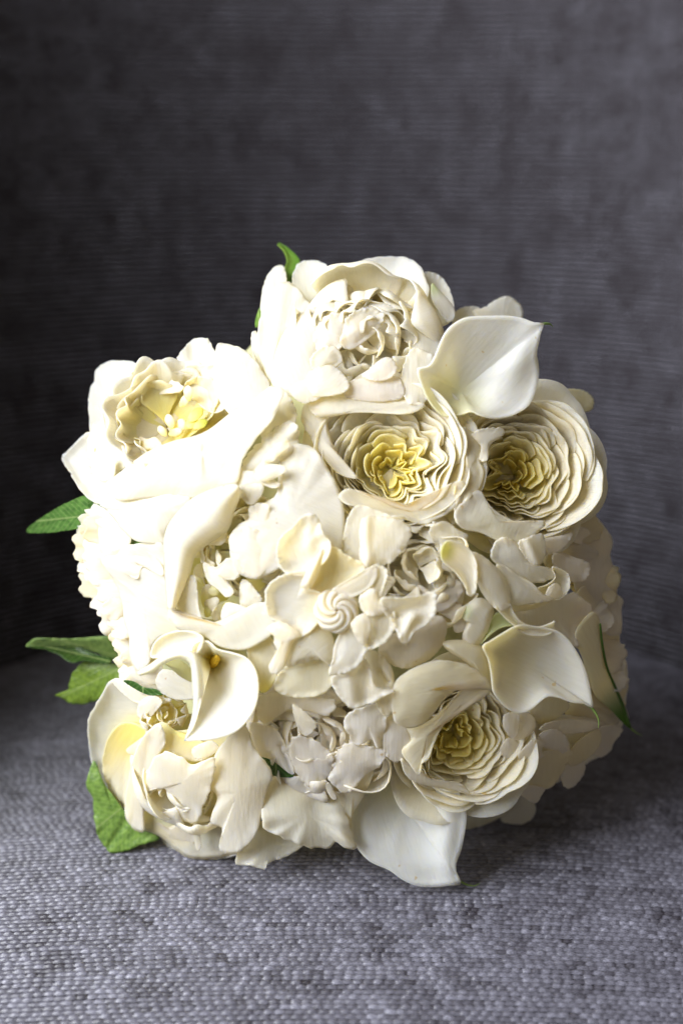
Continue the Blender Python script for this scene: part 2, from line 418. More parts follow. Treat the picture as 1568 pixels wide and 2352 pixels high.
def blade(parent, org, fr, px, pos, tocen, length, width, curl, ruf=0.08, tip=WHITE, base=CREAM, cup=0.5, ns=15, nt=11, thick=0.0005, name='petal', taper=0.45, lean=0.6, yl=0.6):
    """small free petal (peony heart): rooted at pos (local px), rises along local z, leans over by curl toward direction tocen"""
    rng = np.random.RandomState(RNG.randint(1 << 30))
    s = np.linspace(-1, 1, ns)[None, :]; t0 = np.linspace(0, 1, nt)[:, None]
    e = 1 - 0.34 * np.abs(s) ** 2.2 + 0.045 * Wobble(rng, 2, 7, 5)(s[0])[None] - 0.12 * np.exp(-((s - rng.uniform(-.5, .5)) / 0.16) ** 2)
    t = t0 * e
    wd = width * (taper + (1 - taper) * np.sin(np.clip(t0, 0, 1) * 1.75))
    ang = lean + curl * t ** 1.5
    dx = np.cumsum(np.sin(ang) / nt, axis=0) * length; dz = np.cumsum(np.cos(ang) / nt, axis=0) * length
    dx = dx * e; dz = dz * e
    lat = s * wd
    bow = cup * width * s ** 2 * (0.4 + 0.6 * t0)
    rw = Wobble(rng, 2.5, 7, 5)(s[0])[None] * ruf * width * 2.2 * t ** 2
    rw2 = Wobble(rng, 2.5, 7, 5)(s[0])[None] * ruf * width * 1.6 * t ** 2
    c, q = math.cos(tocen), math.sin(tocen)
    a = dx + bow + rw
    X = pos[0] + a * c - lat * q; Y = pos[1] + a * q + lat * c; Zz = pos[2] + dz + rw2 + 0 * lat
    V = (org + (np.stack([X, Y, Zz], -1) * px) @ fr.T).reshape(-1, 3)
    idx = np.arange(ns * nt).reshape(nt, ns)
    Q = np.stack([idx[:-1, :-1], idx[:-1, 1:], idx[1:, 1:], idx[1:, :-1]], -1).reshape(-1, 4)
    col = lerp3(base, tip, smooth(0.1, yl + 0.2, np.broadcast_to(t, X.shape).ravel()))
    uv = np.stack([np.broadcast_to(lat / 60, X.shape).ravel(), np.broadcast_to(t0 * length / 60, X.shape).ravel()], 1) + rng.uniform(0, 9, 2)
    return mesh_obj(name, V, Q, M_PETAL, parent, col, uv, thick)

def heart(parent, u, v, off, R, facing, n, tip=WHITE, base=CREAM, curl=1.3, seed=0, size=0.55, spread=1.0, squash=1.0, yl=0.6, w=None, ruf=0.09, lean=0.35, clos=0):
    """the crumpled heart of a peony: notched petals closing over one another like a loose ball"""
    rng = np.random.RandomState(seed)
    ww = (dome(u, v) + off) if w is None else w
    org = at(u, v, ww); px = S0 * (D0 - ww * S0) / D0; fr = frame(facing)
    nl = max(3, int(round(n / 5.0)))
    k = 0
    for li in range(nl):
        q = li / (nl - 1.0)
        cnt = 6 if q < .5 else (5 if q < .8 else 3)
        p0 = rng.uniform(0, 6.28)
        for c in range(cnt):
            rad = R * (1.0 - .72 * q) * rng.uniform(.88, 1.1)
            a1 = 104 + clos + 38 * rng.uniform(.3, 1.0) - 14 * q
            zr = R * (-.12 + .30 * q + rng.uniform(-.10, .10))
            cup_petal(parent, org, fr, px, p0 + 6.283 * c / cnt + rng.uniform(-.3, .3), rad, zr, rad * rng.uniform(.42, .66), a1, rng.uniform(.55, .85) * (1 + .3 * q),
                      ruf * rng.uniform(.7, 1.7), 5.5, 0, 0, rng.uniform(.15, .4), .075, tip, base, ns=21, nt=13, ecc=(R * rng.uniform(-.12, .12), R * rng.uniform(-.12, .12)), ins=rng.uniform(-.12, .12), yl=yl)

def whorl(parent, u, v, off, R, facing, layers, roll=0.0, seed=0, ecc=(0, 0), squash=None, w=None):
    """rings of cupped petals nested in one another; layer: (radius, count, rim height, cup height, closing angle, span, ruffle, ruffle freq, flare, droop, tip, base, fold)"""
    rng = np.random.RandomState(seed)
    ww = (dome(u, v) + off) if w is None else w
    org = at(u, v, ww); px = S0 * (D0 - ww * S0) / D0; fr = frame(facing, roll)
    nl = len(layers)
    ks = np.array([2, 3, 4, 5, 7, 9, 11, 13]); am = np.array([.5, .8, .8, .9, .9, .8, .6, .4]) * rng.uniform(.6, 1.3, 8); p1 = rng.uniform(0, 6.28, 8); dr_ = rng.uniform(-.28, .28, 8)
    for li, (rf, cnt, zr, hv, a1, span, ruf, rq, fl, dr, tip, base, fold) in enumerate(layers):
        p0 = rng.uniform(0, 6.28)
        ex = (ecc[0] * li / nl, ecc[1] * li / nl)
        A = R * fold
        def wave(th, li=li, A=A):
            th = np.asarray(th); loc = 0.6 + 0.6 * np.sin(th + p1[0])      # some sides folded, some smooth
            return A * loc * sum(am[i] * np.sin(ks[i] * th + p1[i] + dr_[i] * li) for i in range(8)) / 1.7
        for k in range(cnt):
            ph = p0 + 2 * math.pi * k / cnt + rng.uniform(-.18, .18)
            cup_petal(parent, org, fr, px, ph, R * rf * rng.uniform(.95, 1.05), R * zr + R * rng.uniform(-.07, .05), R * hv, a1 + rng.uniform(-4, 4), span,
                      ruf, rq, fl, dr, 0.16, 0.02, tip, base, ecc=(ex[0] * R, ex[1] * R), ins=0.05, wave=wave if fold else None, ns=25)

# ------------------------------------------------------------------ the chair
chair = empty('armchair', None, 'grey woven upholstered chair with curved back under the white bouquet', 'chair')
ARC_Y, ARC_R = 0.690, 0.310
def seat_z(x, y): return -0.22 * x * x - 0.10 * np.clip(0.52 - y, 0, 1) ** 2
def seat_pt(a, b): return np.stack([a, b, seat_z(a, b)], -1)
def back_top(a):  # unseen arms, their height set to cast shade on the back's left
    d = np.abs(np.degrees(a))
    return np.interp(d, [0, 55, 75, 90, 100, 110], [.62, .62, .60, .52, .40, .30])
def back_pt(a, b):
    """a: arc angle from the middle, b: height along the shell for a 0.6 m tall back; the arms sweep down"""
    z = np.where(b < 0.30, b, 0.30 + (b - 0.30) * (back_top(a) - 0.30) / 0.30) if np.ndim(b) or True else b
    z = np.where(back_top(a) < 0.30, b * back_top(a) / 0.60, z)
    r = ARC_R + 0.14 * z
    return np.stack([r * np.sin(a), ARC_Y + r * np.cos(a), z + 0 * a], -1)

def yarn_sheet(name, fn, a0, a1, da, b0, b1, db, amp, parent, seed, light, dark, clip=None, segs=5, clump=1.0, fat=.36):
    """rows of over-and-under yarn lying on a surface fn(a, b)"""
    rng = np.random.RandomState(seed)
    nr_ = int((b1 - b0) / db); nc = int((a1 - a0) / da); ring = 5
    na_ = nc * segs + 1
    aa = np.linspace(a0, a1, na_); ph = np.linspace(0, nc, na_)
    Vs, Fs, Ts = [], [], []
    eps = 1e-4; nvt = 0
    streak_prev = np.zeros(nc + 1)
    FLD = rng.normal(0, 1, (nr_ // 3 + 4, nc // 2 + 6)); rowv = rng.normal(0, .035, nr_ + 1)
    for i in range(nr_):
        bb = b0 + (i + 0.5) * db
        sh = (i % 2) * 0.5 + rng.uniform(-.28, .28)
        p = ph + sh + 0.10 * np.sin(ph * rng.uniform(.15, .4) + rng.uniform(0, 6))
        hump = np.abs(np.sin(np.pi * p)) ** 0.4
        cell = np.floor(p).astype(int)
        cr = rng.uniform(0.65, 1.25, nc + 3)
        hump = hump * cr[np.clip(cell, 0, nc + 2)]
        bcur = bb + 0.06 * db * np.sin(ph * 0.21 + i * .7) + 0.0 * aa
        c0 = fn(aa, bcur)
        ta = fn(aa + eps, bcur) - fn(aa - eps, bcur); ta /= np.linalg.norm(ta, axis=1, keepdims=True)
        tb = fn(aa, bcur + eps) - fn(aa, bcur - eps); tb /= np.linalg.norm(tb, axis=1, keepdims=True)
        nn = np.cross(ta, tb); 
        if fn is back_pt: nn = -nn
        if fn is seat_pt: nn = nn * np.sign(nn[:, 2:3])
        th = np.linspace(0.02, 0.98, ring) * np.pi
        hw = db * fat * (0.86 + 0.22 * hump)
        rows = c0[:, None] + tb[:, None] * (np.cos(th)[None] * hw[:, None])[..., None] + nn[:, None] * (np.sin(th)[None] * (amp * (0.75 + 0.8 * hump))[:, None])[..., None]
        Vs.append(rows.reshape(-1, 3))
        idx = nvt + np.arange(na_ * ring).reshape(na_, ring)
        Fs.append(np.stack([idx[:-1, :-1], idx[1:, :-1], idx[1:, 1:], idx[:-1, 1:]], -1).reshape(-1, 4)); nvt += na_ * ring
        # yarn colour: silver and plum-grey filaments twisted together, slubs a few stitches long
        st = rng.normal(0, 1, nc + 3); sl = rng.normal(0, .75, nc + 3); sl = np.convolve(sl, np.ones(3) / 1.7, 'same')
        streak_prev = 0.80 * streak_prev + 0.6 * sl[:nc + 1]; st = 0.9 * st; st[:nc + 1] += 0.35 * streak_prev
        fi, fj = i / 3.6, np.clip(cell, 0, nc) / 2.0
        i0, j0 = int(fi), fj.astype(int); tx, ty = fi - i0, fj - j0
        fld = (1 - tx) * ((1 - ty) * FLD[i0, j0] + ty * FLD[i0, j0 + 1]) + tx * ((1 - ty) * FLD[i0 + 1, j0] + ty * FLD[i0 + 1, j0 + 1])
        mixv = np.clip(0.42 + 0.11 * st[np.clip(cell, 0, nc + 2)] + 0.13 * clump * fld + rowv[i], 0.0, 1)
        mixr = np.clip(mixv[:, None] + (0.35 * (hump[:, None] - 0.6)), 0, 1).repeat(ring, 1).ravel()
        Ts.append(lerp3(dark, light, mixr))
    V = np.vstack(Vs); F = np.vstack(Fs); T = np.vstack(Ts)
    o = mesh_obj(name, V, F, M_YARN, parent, T)
    o['kind'] = 'stuff'
    return o

def grid_obj(name, fn, a, b, mat, parent, drop):
    A, B = np.meshgrid(a, b, indexing='ij')
    V = fn(A.ravel(), B.ravel()) + np.asarray(drop)
    idx = np.arange(A.size).reshape(A.shape)
    Q = np.stack([idx[:-1, :-1], idx[1:, :-1], idx[1:, 1:], idx[:-1, 1:]], -1).reshape(-1, 4)
    return mesh_obj(name, V, Q, mat, parent)
SIL = (0.215, 0.212, 0.27); PLUM = (0.014, 0.010, 0.016)
# seat: padded block under the cloth, then the cloth's yarns
def seat_cushion():
    xs = np.linspace(-0.36, 0.36, 41); ys = np.linspace(0.20, 1.06, 41)
    A, B = np.meshgrid(xs, ys, indexing='ij')
    top = np.stack([A, B, seat_z(A, B) - 0.0006], -1).reshape(-1, 3)
    bot = top.copy(); bot[:, 2] = -0.14
    idx = np.arange(A.size).reshape(A.shape); n = A.size
    Q = [np.stack([idx[:-1, :-1], idx[1:, :-1], idx[1:, 1:], idx[:-1, 1:]], -1).reshape(-1, 4)]
    Q.append(Q[0][:, ::-1] + n)
    for e in (idx[0], idx[-1][::-1], idx[:, 0][::-1], idx[:, -1]):
        Q.append(np.stack([e[:-1], e[1:], e[1:] + n, e[:-1] + n], -1))
    return mesh_obj('seat', np.vstack([top, bot]), np.vstack(Q), M_LINING, chair)
seat_cushion()
yarn_sheet('seat_weave', seat_pt, -0.29, 0.29, 0.0043, 0.40, 1.03, 0.0034, 0.0010, chair, 3, SIL, PLUM, clump=.8)
def backrest():
    a = np.radians(np.linspace(-110, 110, 111)); b = np.linspace(-0.10, 0.60, 30)
    A, B = np.meshgrid(a, b, indexing='ij')
    front = back_pt(A.ravel(), B.ravel()); nrm = np.stack([np.sin(A.ravel()), np.cos(A.ravel()), 0 * A.ravel()], 1)
    f0 = front + nrm * 0.0006; f1 = front + nrm * 0.06
    idx = np.arange(A.size).reshape(A.shape); n = A.size
    Q = [np.stack([idx[:-1, :-1], idx[1:, :-1], idx[1:, 1:], idx[:-1, 1:]], -1).reshape(-1, 4)]
    Q.append(Q[0][:, ::-1] + n)
    for e in (idx[0], idx[-1][::-1], idx[:, 0][::-1], idx[:, -1]):
        Q.append(np.stack([e[:-1], e[1:], e[1:] + n, e[:-1] + n], -1))
    return mesh_obj('backrest', np.vstack([f0, f1]), np.vstack(Q), M_LINING, chair)
backrest()
yarn_sheet('back_weave', back_pt, math.radians(-58), math.radians(58), 0.0046 / ARC_R, -0.05, 0.55, 0.0040, 0.0011, chair, 5, (0.60, 0.61, 0.74), PLUM, segs=4, clump=1.4, fat=.41)  # same cloth as the seat, yarn lightened to paint in the light there

# ------------------------------------------------------------------ the bouquet
B_ = empty('bridal_bouquet', None, 'round bridal bouquet of white and cream flowers lying on the grey woven seat', 'bouquet')

def flower(name, label): return empty(name, B_, label)

# hidden inside: added filler core coloured like the cream shade in the gaps, stems and ribbon-wrapped handle pointing to the back of the chair
def core():
    n, m = 40, 24
    th = np.linspace(0, 2 * np.pi, n, endpoint=False); V, F = [], []
    for j in range(m):
        q = j / (m - 1) * math.pi
        for t in th:
            k = 1 + 0.05 * math.sin(5 * t + 3 * q) + 0.04 * math.sin(9 * t - 5 * q)
            u = 800 + 530 * math.sin(q) * math.cos(t) * k; v = 1300 + 550 * math.sin(q) * math.sin(t) * k
            w = -210 + (330 if q < math.pi / 2 else 160) * math.cos(q)
            V.append(at(u, v, w))
    for j in range(m - 1):
        for i in range(n):
            F.append((j * n + i, j * n + (i + 1) % n, (j + 1) * n + (i + 1) % n, (j + 1) * n + i))
    mesh_obj('filler_core', V, F, M_CORE, B_)
core()
def tube(name, pts, rad, mat, parent, n=10, tint=None, m=24):
    P = open_curve(pts, m); R_ = np.interp(np.linspace(0, 1, m), np.linspace(0, 1, len(rad)), rad)
    V, F = [], []
    for i in range(m):
        d = P[min(i + 1, m - 1)] - P[max(i - 1, 0)]; d /= np.linalg.norm(d)
        a = np.cross(d, [0.3, 0.2, 0.9]); a /= np.linalg.norm(a); b = np.cross(d, a)
        for k in range(n):
            t = 2 * math.pi * k / n; V.append(P[i] + R_[i] * (a * math.cos(t) + b * math.sin(t)))
    for i in range(m - 1):
        for k in range(n): F.append((i * n + k, i * n + (k + 1) % n, (i + 1) * n + (k + 1) % n, (i + 1) * n + k))
    uv = np.zeros((len(V), 2))
    c = None if tint is None else np.tile(np.asarray(tint), (len(V), 1))
    return mesh_obj(name, V, F, mat, parent, c, uv)
for i in range(9):
    a = i * 2.4; r = 18 + 34 * math.sqrt(i / 9)
    u, v = 800 + r * math.cos(a), 1430 + r * math.sin(a)
    tube('stem', [at(u + 60 * math.cos(a), 1350 + 60 * math.sin(a), -250), at(u, v, -500), at(u, v + 30, -700), at(u + 6 * math.cos(a), v + 60, -900 - 12 * (i % 3))], [0.004] * 4, M_STEM, B_, 8, m=10)
tube('ribbon_wrap', [at(800, 1420, -430), at(800, 1445, -560), at(800, 1475, -740)], [0.020, 0.017, 0.019], M_RIBBON, B_, 20, m=10)

# --- top peony
f = flower('peony', 'large full white peony crowning the bouquet, its crumpled heart faintly blush')
patch(f, 'B', [(520, 470), (640, 300), (770, 205), (910, 165), (1090, 162), (1180, 205), (1225, 280), (1240, 420), (1000, 560), (700, 560)], -70, -55, bp=(880, 600), wob=6)
patch(f, 'B', [(1215, 275), (1280, 262), (1350, 310), (1395, 400), (1412, 490), (1380, 580), (1260, 600), (1190, 420)], -95, -25, bp=(1250, 600))
patch(f, 'B', [(560, 470), (640, 370), (720, 335), (770, 370), (760, 460), (660, 520), (580, 560)], -25, 18, bp=(650, 600))
patch(f, 'B', [(690, 440), (760, 410), (880, 370), (1000, 385), (1080, 430), (1180, 470), (1250, 560), (1240, 640), (1000, 600), (760, 560)], -40, -30, bp=(950, 650), frill=6)
patch(f, 'B', [(500, 490), (400, 570), (330, 650), (285, 760), (262, 880), (258, 970), (330, 1025), (450, 1060), (570, 1000), (560, 800), (600, 640), (590, 500)], -25, 45, bp=(560, 1050))
patch(f, 'B', [(1268, 335), (1300, 355), (1400, 470), (1418, 540), (1375, 575), (1310, 500), (1270, 430)], -20, 12, base=PALEGREEN, tip=WHITE, bp=(1268, 345), br=(0.05, .45))
heart(f, 842, 780, -15, 172, (-.02, .0, 1), 35, tip=WHITE, base=IVORY, seed=19, ruf=.12, clos=12)
for q_, o_, t_ in (([(560, 580), (640, 520), (720, 530), (755, 600), (730, 700), (650, 770), (560, 770), (520, 680)], 12, WHITE), ([(500, 810), (570, 740), (660, 735), (705, 820), (640, 870), (530, 890)], 24, WHITE),
                   ([(735, 540), (830, 488), (960, 515), (955, 590), (880, 670), (760, 750), (690, 710), (715, 610)], 34, WHITE)):
    patch(f, 'B', q_, o_ - 6, 34, tip=t_, base=PINK, bp=(850, 720), frill=6, lip=6, wob=6, tilt=(RNG.uniform(-.3, .3), RNG.uniform(-.3, .3)))
patch(f, 'B', [(500, 1030), (480, 920), (540, 870), (640, 850), (720, 920), (748, 985), (700, 1030), (560, 1050)], 22, 24, tip=WHITE, bp=(520, 1040))
patch(f, 'B', [(370, 1020), (420, 960), (500, 940), (560, 1000), (560, 1060), (450, 1090)], 15, 18)
patch(f, 'B', [(830, 920), (880, 870), (960, 805), (1020, 810), (1050, 870), (1010, 930), (920, 950)], 20, 20, tip=PINK)
patch(f, 'B', [(740, 960), (860, 930), (1040, 920), (1090, 980), (1080, 1060), (900, 1080), (720, 1050)], 5, 20, tip=PINK, frill=4)
patch(f, 'B', [(1080, 960), (1090, 850), (1150, 740), (1230, 760), (1290, 800), (1260, 900), (1230, 1080), (1120, 1090)], 5, 15, tip=WHITE)
patch(f, 'B', [(1060, 640), (1140, 620), (1200, 570), (1300, 600), (1330, 680), (1290, 800), (1200, 820), (1140, 740)], -10, 18, frill=4)

# --- narrow-petalled flower beside it
f = flower('gardenia', 'half-open white gardenia with upright narrow petals beside the crowning peony')
patch(f, 'B', [(385, 320), (400, 240), (440, 195), (520, 183), (590, 205), (630, 260), (650, 300), (620, 420), (500, 520), (420, 420)], -120, -20, tip=WHITE, bp=(520, 560))
patch(f, 'B', [(185, 500), (205, 340), (250, 250), (300, 215), (335, 230), (350, 320), (320, 420), (230, 520)], -100, 15, bp=(300, 560))
patch(f, 'B', [(145, 800), (125, 670), (150, 630), (185, 690), (220, 800), (245, 920), (240, 975)], -80, 8)
patch(f, 'B', [(165, 720), (175, 580), (210, 460), (270, 360), (340, 318), (410, 350), (470, 420), (510, 500), (430, 600), (340, 720), (290, 820), (262, 960), (215, 900)], -65, 30, bp=(240, 960), base=IVORY, folds=((330, 340, 260, 800, 7, 14),))
strip(f, 'B', [(292, 82), (335, 130), (352, 190), (335, 240), (345, 320)], [(300, 72), (360, 108), (432, 180), (415, 245), (385, 330)], -130, -15, tip=(0.10, 0.22, 0.02), base=(0.22, 0.36, 0.05), name='leaf', mat=M_LEAF)
patch(f, 'B', [(185, 480), (165, 520), (150, 580), (155, 612), (175, 590), (195, 540)], -110, 4, tip=GREEN, name='leaf', mat=M_LEAF)

# --- upper left peony
f = flower('peony', 'wide open white peony with a yellow hollow heart at the upper left')
patch(f, 'A', [(268, 520), (275, 440), (300, 370), (320, 290), (390, 240), (480, 230), (600, 255), (690, 285), (720, 380), (640, 470), (560, 520), (520, 620), (480, 700), (400, 740), (290, 720), (275, 600)], -70, -40, bp=(560, 700), wob=6)
patch(f, 'A', [(100, 855), (150, 790), (220, 720), (275, 685), (330, 720), (380, 900), (420, 1050), (390, 1085), (340, 1140), (270, 1110), (200, 1030), (150, 940)], -70, -28, bp=(400, 1000), lip=14)
patch(f, 'A', [(810, 290), (860, 170), (940, 95), (1020, 92), (1052, 140), (1075, 190), (1080, 330), (950, 420), (850, 380)], -85, -15, bp=(980, 420), folds=((930, 110, 960, 320, -14, 16), (1000, 110, 1010, 300, 10, 14)))
patch(f, 'A', [(1090, 128), (1160, 130), (1250, 160), (1320, 220), (1380, 310), (1425, 410), (1360, 560), (1200, 600), (1080, 440), (1065, 240)], -40, 30, bp=(1250, 560), wob=6)
patch(f, 'A', [(690, 330), (800, 300), (900, 265), (1010, 255), (1110, 280), (1200, 380), (1150, 520), (1040, 560), (860, 420), (720, 420)], -50, -30, bp=(1000, 560), frill=9)
patch(f, 'A', [(540, 620), (590, 500), (690, 440), (850, 420), (900, 360), (1000, 330), (1080, 370), (1090, 470), (1040, 600), (900, 720), (740, 780), (640, 760)], -50, -75, tip=(.93,.88,.66), base=YELLOW, bp=(860, 640), br=(.2, .95), frill=6)
PEON = [(1.12, 6, .02, .62, 78, .62, .07, 7, .05, 0, WHITE, CREAM, .03), (1.0, 6, .0, .60, 80, .6, .09, 7, 0, 0, WHITE, YELLOW, .04), (.88, 6, -.04, .58, 82, .58, .09, 7, 0, 0, WHITE, YELLOW, .05), (.76, 5, -.12, .55, 84, .6, .10, 7, 0, 0, (.955, .91, .66), YELLOW, .05)]
whorl(f, 388, 952, -15, 128, (.18, .42, .9), PEON, seed=71)
patch(f, 'A', [(500, 560), (530, 450), (590, 430), (660, 360), (760, 340), (850, 380), (860, 430), (720, 450), (620, 500), (560, 600)], -35, 15, bp=(640, 540), frill=9)
patch(f, 'A', [(470, 660), (490, 560), (540, 450), (580, 460), (570, 560), (600, 700), (540, 760)], -30, 12, frill=6)
patch(f, 'A', [(260, 790), (300, 650), (330, 640), (360, 580), (380, 620), (450, 680), (560, 740), (560, 840), (440, 970), (380, 1000), (290, 930)], -30, 15, frill=10)
patch(f, 'A', [(430, 720), (480, 670), (560, 690), (640, 730), (700, 720), (740, 790), (640, 850), (520, 920), (470, 820)], -10, 18, frill=8, base=CREAM, bp=(720, 760))
patch(f, 'A', [(360, 960), (380, 900), (430, 850), (440, 930), (420, 990)], 5, 8)
for (x, y, a, b, c_) in ((880, 490, .9, 46, WHITE), (790, 620, 1.9, 50, WHITE), (740, 680, 2.2, 40, WHITE), (850, 660, 1.2, 60, WHITE), (950, 580, .7, 60, (.75, .75, .2)), (980, 640, .5, 50, (.7, .72, .12)), (700, 760, 2.0, 40, IVORY), (905, 440, 1.6, 50, WHITE), (930, 640, .3, 46, (.7, .7, .15)), (820, 690, .3, 45, IVORY)):
    ca, sa = math.cos(a), -math.sin(a)
    pts = [(x + ca * p * b - sa * q * b, y + sa * p * b + ca * q * b) for p, q in ((-1, 0), (-.5, -.45), (.4, -.6), (1, -.15), (.8, .3), (.2, .5), (-.5, .4))]
    patch(f, 'A', pts, -25 + RNG.uniform(-12, 12), 12, tip=c_, base=YELLOW, bp=(x - ca * b, y - sa * b), na=24, nr=6, frill=2)
patch(f, 'A', [(380, 1010), (440, 965), (530, 895), (640, 815), (800, 745), (1000, 690), (1180, 560), (1330, 470), (1420, 400), (1510, 420), (1440, 600), (1340, 720), (1250, 860), (1210, 1010), (1100, 1070), (950, 1110), (800, 1100), (600, 1110), (470, 1120), (400, 1080)], 25, 48, tip=WHITE, bp=(800, 1130), br=(.1, .6), wob=5, folds=((975, 740, 985, 960, 6, 5), (780, 900, 860, 1000, -7, 26)))
patch(f, 'A', [(340, 1140), (400, 1080), (520, 1085), (680, 1070), (800, 1075), (920, 1110), (870, 1170), (800, 1240), (755, 1320), (745, 1395), (650, 1392), (560, 1372), (480, 1300), (420, 1220), (370, 1170)], 22, 38, tip=WHITE, bp=(700, 1390), frill=3)
patch(f, 'A', [(1330, 600), (1370, 450), (1440, 395), (1530, 440), (1590, 560), (1568, 640), (1460, 650), (1380, 730)], 10, 18, tip=IVORY, folds=((1450, 500, 1520, 590, -12, 16),))

# --- left rose in profile
f = flower('garden_rose', 'white garden rose turned to the side, its frilled rim against the dark chair back')
patch(f, 'D', [(560, 1180), (640, 1190), (620, 1290), (560, 1312), (470, 1300), (370, 1270), (400, 1180)], -40, 20, bp=(640, 1200))
strip(f, 'D', [(100, 300), (100, 470), (140, 600), (185, 750), (235, 840), (280, 920), (325, 1010), (355, 1100), (392, 1180), (375, 1275)],
      [(330, 280), (350, 430), (400, 560), (450, 650), (480, 780), (500, 900), (510, 1020), (530, 1130), (540, 1230), (520, 1300)], -85, 12, tip=IVORY, base=CREAM, frill=4, ffreq=24, offL=-20, n=120)
EDGE = open_curve([(112, 300), (100, 470), (140, 600), (178, 750), (232, 840), (275, 920), (320, 1010), (350, 1100), (392, 1180), (380, 1260)], 9)
for k_ in range(9):
    for lay in range(2):
        x, y = EDGE[k_] + RNG.uniform(-10, 10, 2) + np.array([85 + 62 * lay, 30 * lay])
        a = math.pi + RNG.uniform(-.55, .35); b = RNG.uniform(105, 140); ca, sa = math.cos(a), math.sin(a); wd_ = RNG.uniform(.75, 1.0)
        patch(f, 'D', [(x + ca * p * b - sa * q * b * wd_, y + sa * p * b + ca * q * b * wd_) for p, q in ((-1.3, 0), (-.5, -.6), (.4, -.8), (.85, -.45), (.72, -.05), (.95, .35), (.5, .75), (-.5, .6))], -62 + 26 * lay + RNG.uniform(-14, 14), 10,
              tip=WHITE if RNG.rand() < .7 else CREAM, base=CREAM, bp=(x - 1.3 * ca * b, y - 1.3 * sa * b), na=40, nr=9, frill=6, tilt=(RNG.uniform(.2, 1.0), RNG.uniform(-.4, .4)))
patch(f, 'D', [(150, 210), (175, 195), (220, 165), (330, 230), (420, 330), (440, 400), (390, 470), (280, 510), (240, 420), (230, 300)], -20, 18, bp=(400, 420), frill=5)
patch(f, 'D', [(250, 500), (330, 450), (450, 420), (640, 415), (665, 560), (680, 720), (700, 850), (760, 970), (620, 1010), (570, 1080), (560, 1170), (500, 1240), (440, 1150), (430, 1000), (400, 900), (380, 760), (330, 640), (270, 560)], -12, 30, tip=WHITE, base=CREAM, bp=(760, 900), br=(.05, .5), folds=((300, 540, 480, 600, 12, 18), (480, 640, 500, 900, -8, 25)))
patch(f, 'D', [(250, 505), (330, 450), (450, 420), (560, 470), (640, 560), (640, 620), (520, 560), (480, 640), (380, 590)], 0, 14, bp=(600, 520), lip=8)

# --- left-of-centre peony
f = flower('peony', 'white peony with one big curved guard petal and a lime heart, left of the gardenia')
patch(f, 'J', [(330, 1050), (500, 900), (700, 700), (950, 700), (1000, 1000), (950, 1300), (700, 1450), (450, 1450), (350, 1250)], -110, -60, tip=(.95, .93, .70), base=(.86, .85, .42), bp=(620, 1150), br=(.1, .9))
heart(f, 565, 1262, -25, 128, (-.1, .1, .98), 30, tip=WHITE, base=(.88, .86, .48), seed=5, curl=1.0, size=.55)
patch(f, 'J', [(1030, 240), (1140, 200), (1250, 220), (1370, 370), (1440, 520), (1482, 650), (1492, 780), (1470, 970), (1340, 1000), (1100, 1060), (900, 1165), (740, 1150), (670, 1020), (660, 870), (720, 790), (800, 740), (830, 650), (930, 620), (1000, 560), (1010, 450), (1020, 360)], 10, 52, tip=WHITE, bp=(1480, 900), br=(.05, .5), frill=4, wob=5, folds=((1210, 300, 1200, 360, 7, 7),))
patch(f, 'J', [(800, 660), (870, 630), (940, 640), (960, 760), (1000, 850), (940, 900), (860, 820), (810, 740)], 30, 14, frill=6)
patch(f, 'J', [(660, 880), (740, 800), (850, 820), (960, 900), (990, 1000), (880, 1160), (760, 1150), (690, 1030)], 32, 22, frill=4, bp=(980, 1050))
patch(f, 'J', [(740, 390), (780, 290), (860, 200), (960, 110), (1060, 40), (1130, 40), (1160, 120), (1140, 260), (1040, 330), (960, 340), (910, 380), (830, 420), (760, 430)], 15, 22, frill=9, bp=(1040, 330))
patch(f, 'J', [(900, 320), (940, 260), (1030, 180), (1090, 170), (1080, 240), (1010, 290), (960, 330)], 40, 10, tip=IVORY, frill=6)
patch(f, 'J', [(690, 480), (720, 400), (840, 400), (960, 450), (1025, 490), (980, 520), (880, 490), (800, 500), (720, 520)], 30, 14, frill=8)
patch(f, 'J', [(840, 430), (870, 380), (950, 345), (1050, 358), (1068, 390), (1020, 430), (930, 468), (860, 460)], 50, 14, na=30)
patch(f, 'J', [(735, 510), (830, 470), (905, 500), (890, 570), (830, 638), (770, 622), (742, 560)], 34, 16, na=30)
strip(f, 'J', [(700, 482), (600, 500), (480, 545), (370, 610), (270, 710), (210, 800), (182, 920), (188, 1080), (200, 1250), (215, 1400)],
      [(742, 530), (725, 600), (690, 690), (650, 815), (570, 880), (500, 925), (420, 985), (390, 1060), (350, 1200), (260, 1400)], 42, 42, tip=WHITE, base=WHITE, offR=-10)
patch(f, 'J', [(235, 1390), (250, 1280), (300, 1200), (400, 1150), (425, 1250), (435, 1380), (455, 1480), (360, 1460), (290, 1420)], 35, 18, tip=WHITE, bp=(280, 1400))
patch(f, 'J', [(215, 1380), (250, 1430), (400, 1490), (560, 1490), (700, 1430), (890, 1345), (980, 1420), (980, 1560), (880, 1640), (770, 1690), (650, 1685), (560, 1655), (480, 1600), (360, 1572), (270, 1530), (225, 1470)], 38, 34, tip=IVORY, bp=(700, 1690), wob=3)
patch(f, 'J', [(468, 1060), (560, 1092), (640, 1030), (700, 1040), (732, 1120), (700, 1182), (600, 1180), (640, 1200), (690, 1272), (640, 1312), (570, 1250), (500, 1190)], 25, 14, ctr=(580, 1150), lip=4)
patch(f, 'J', [(740, 1200), (785, 1188), (850, 1260), (895, 1335), (800, 1380), (735, 1360)], 10, 14)
patch(f, 'J', [(500, 930), (560, 880), (630, 830), (640, 880), (600, 930), (540, 930)], 10, 10)
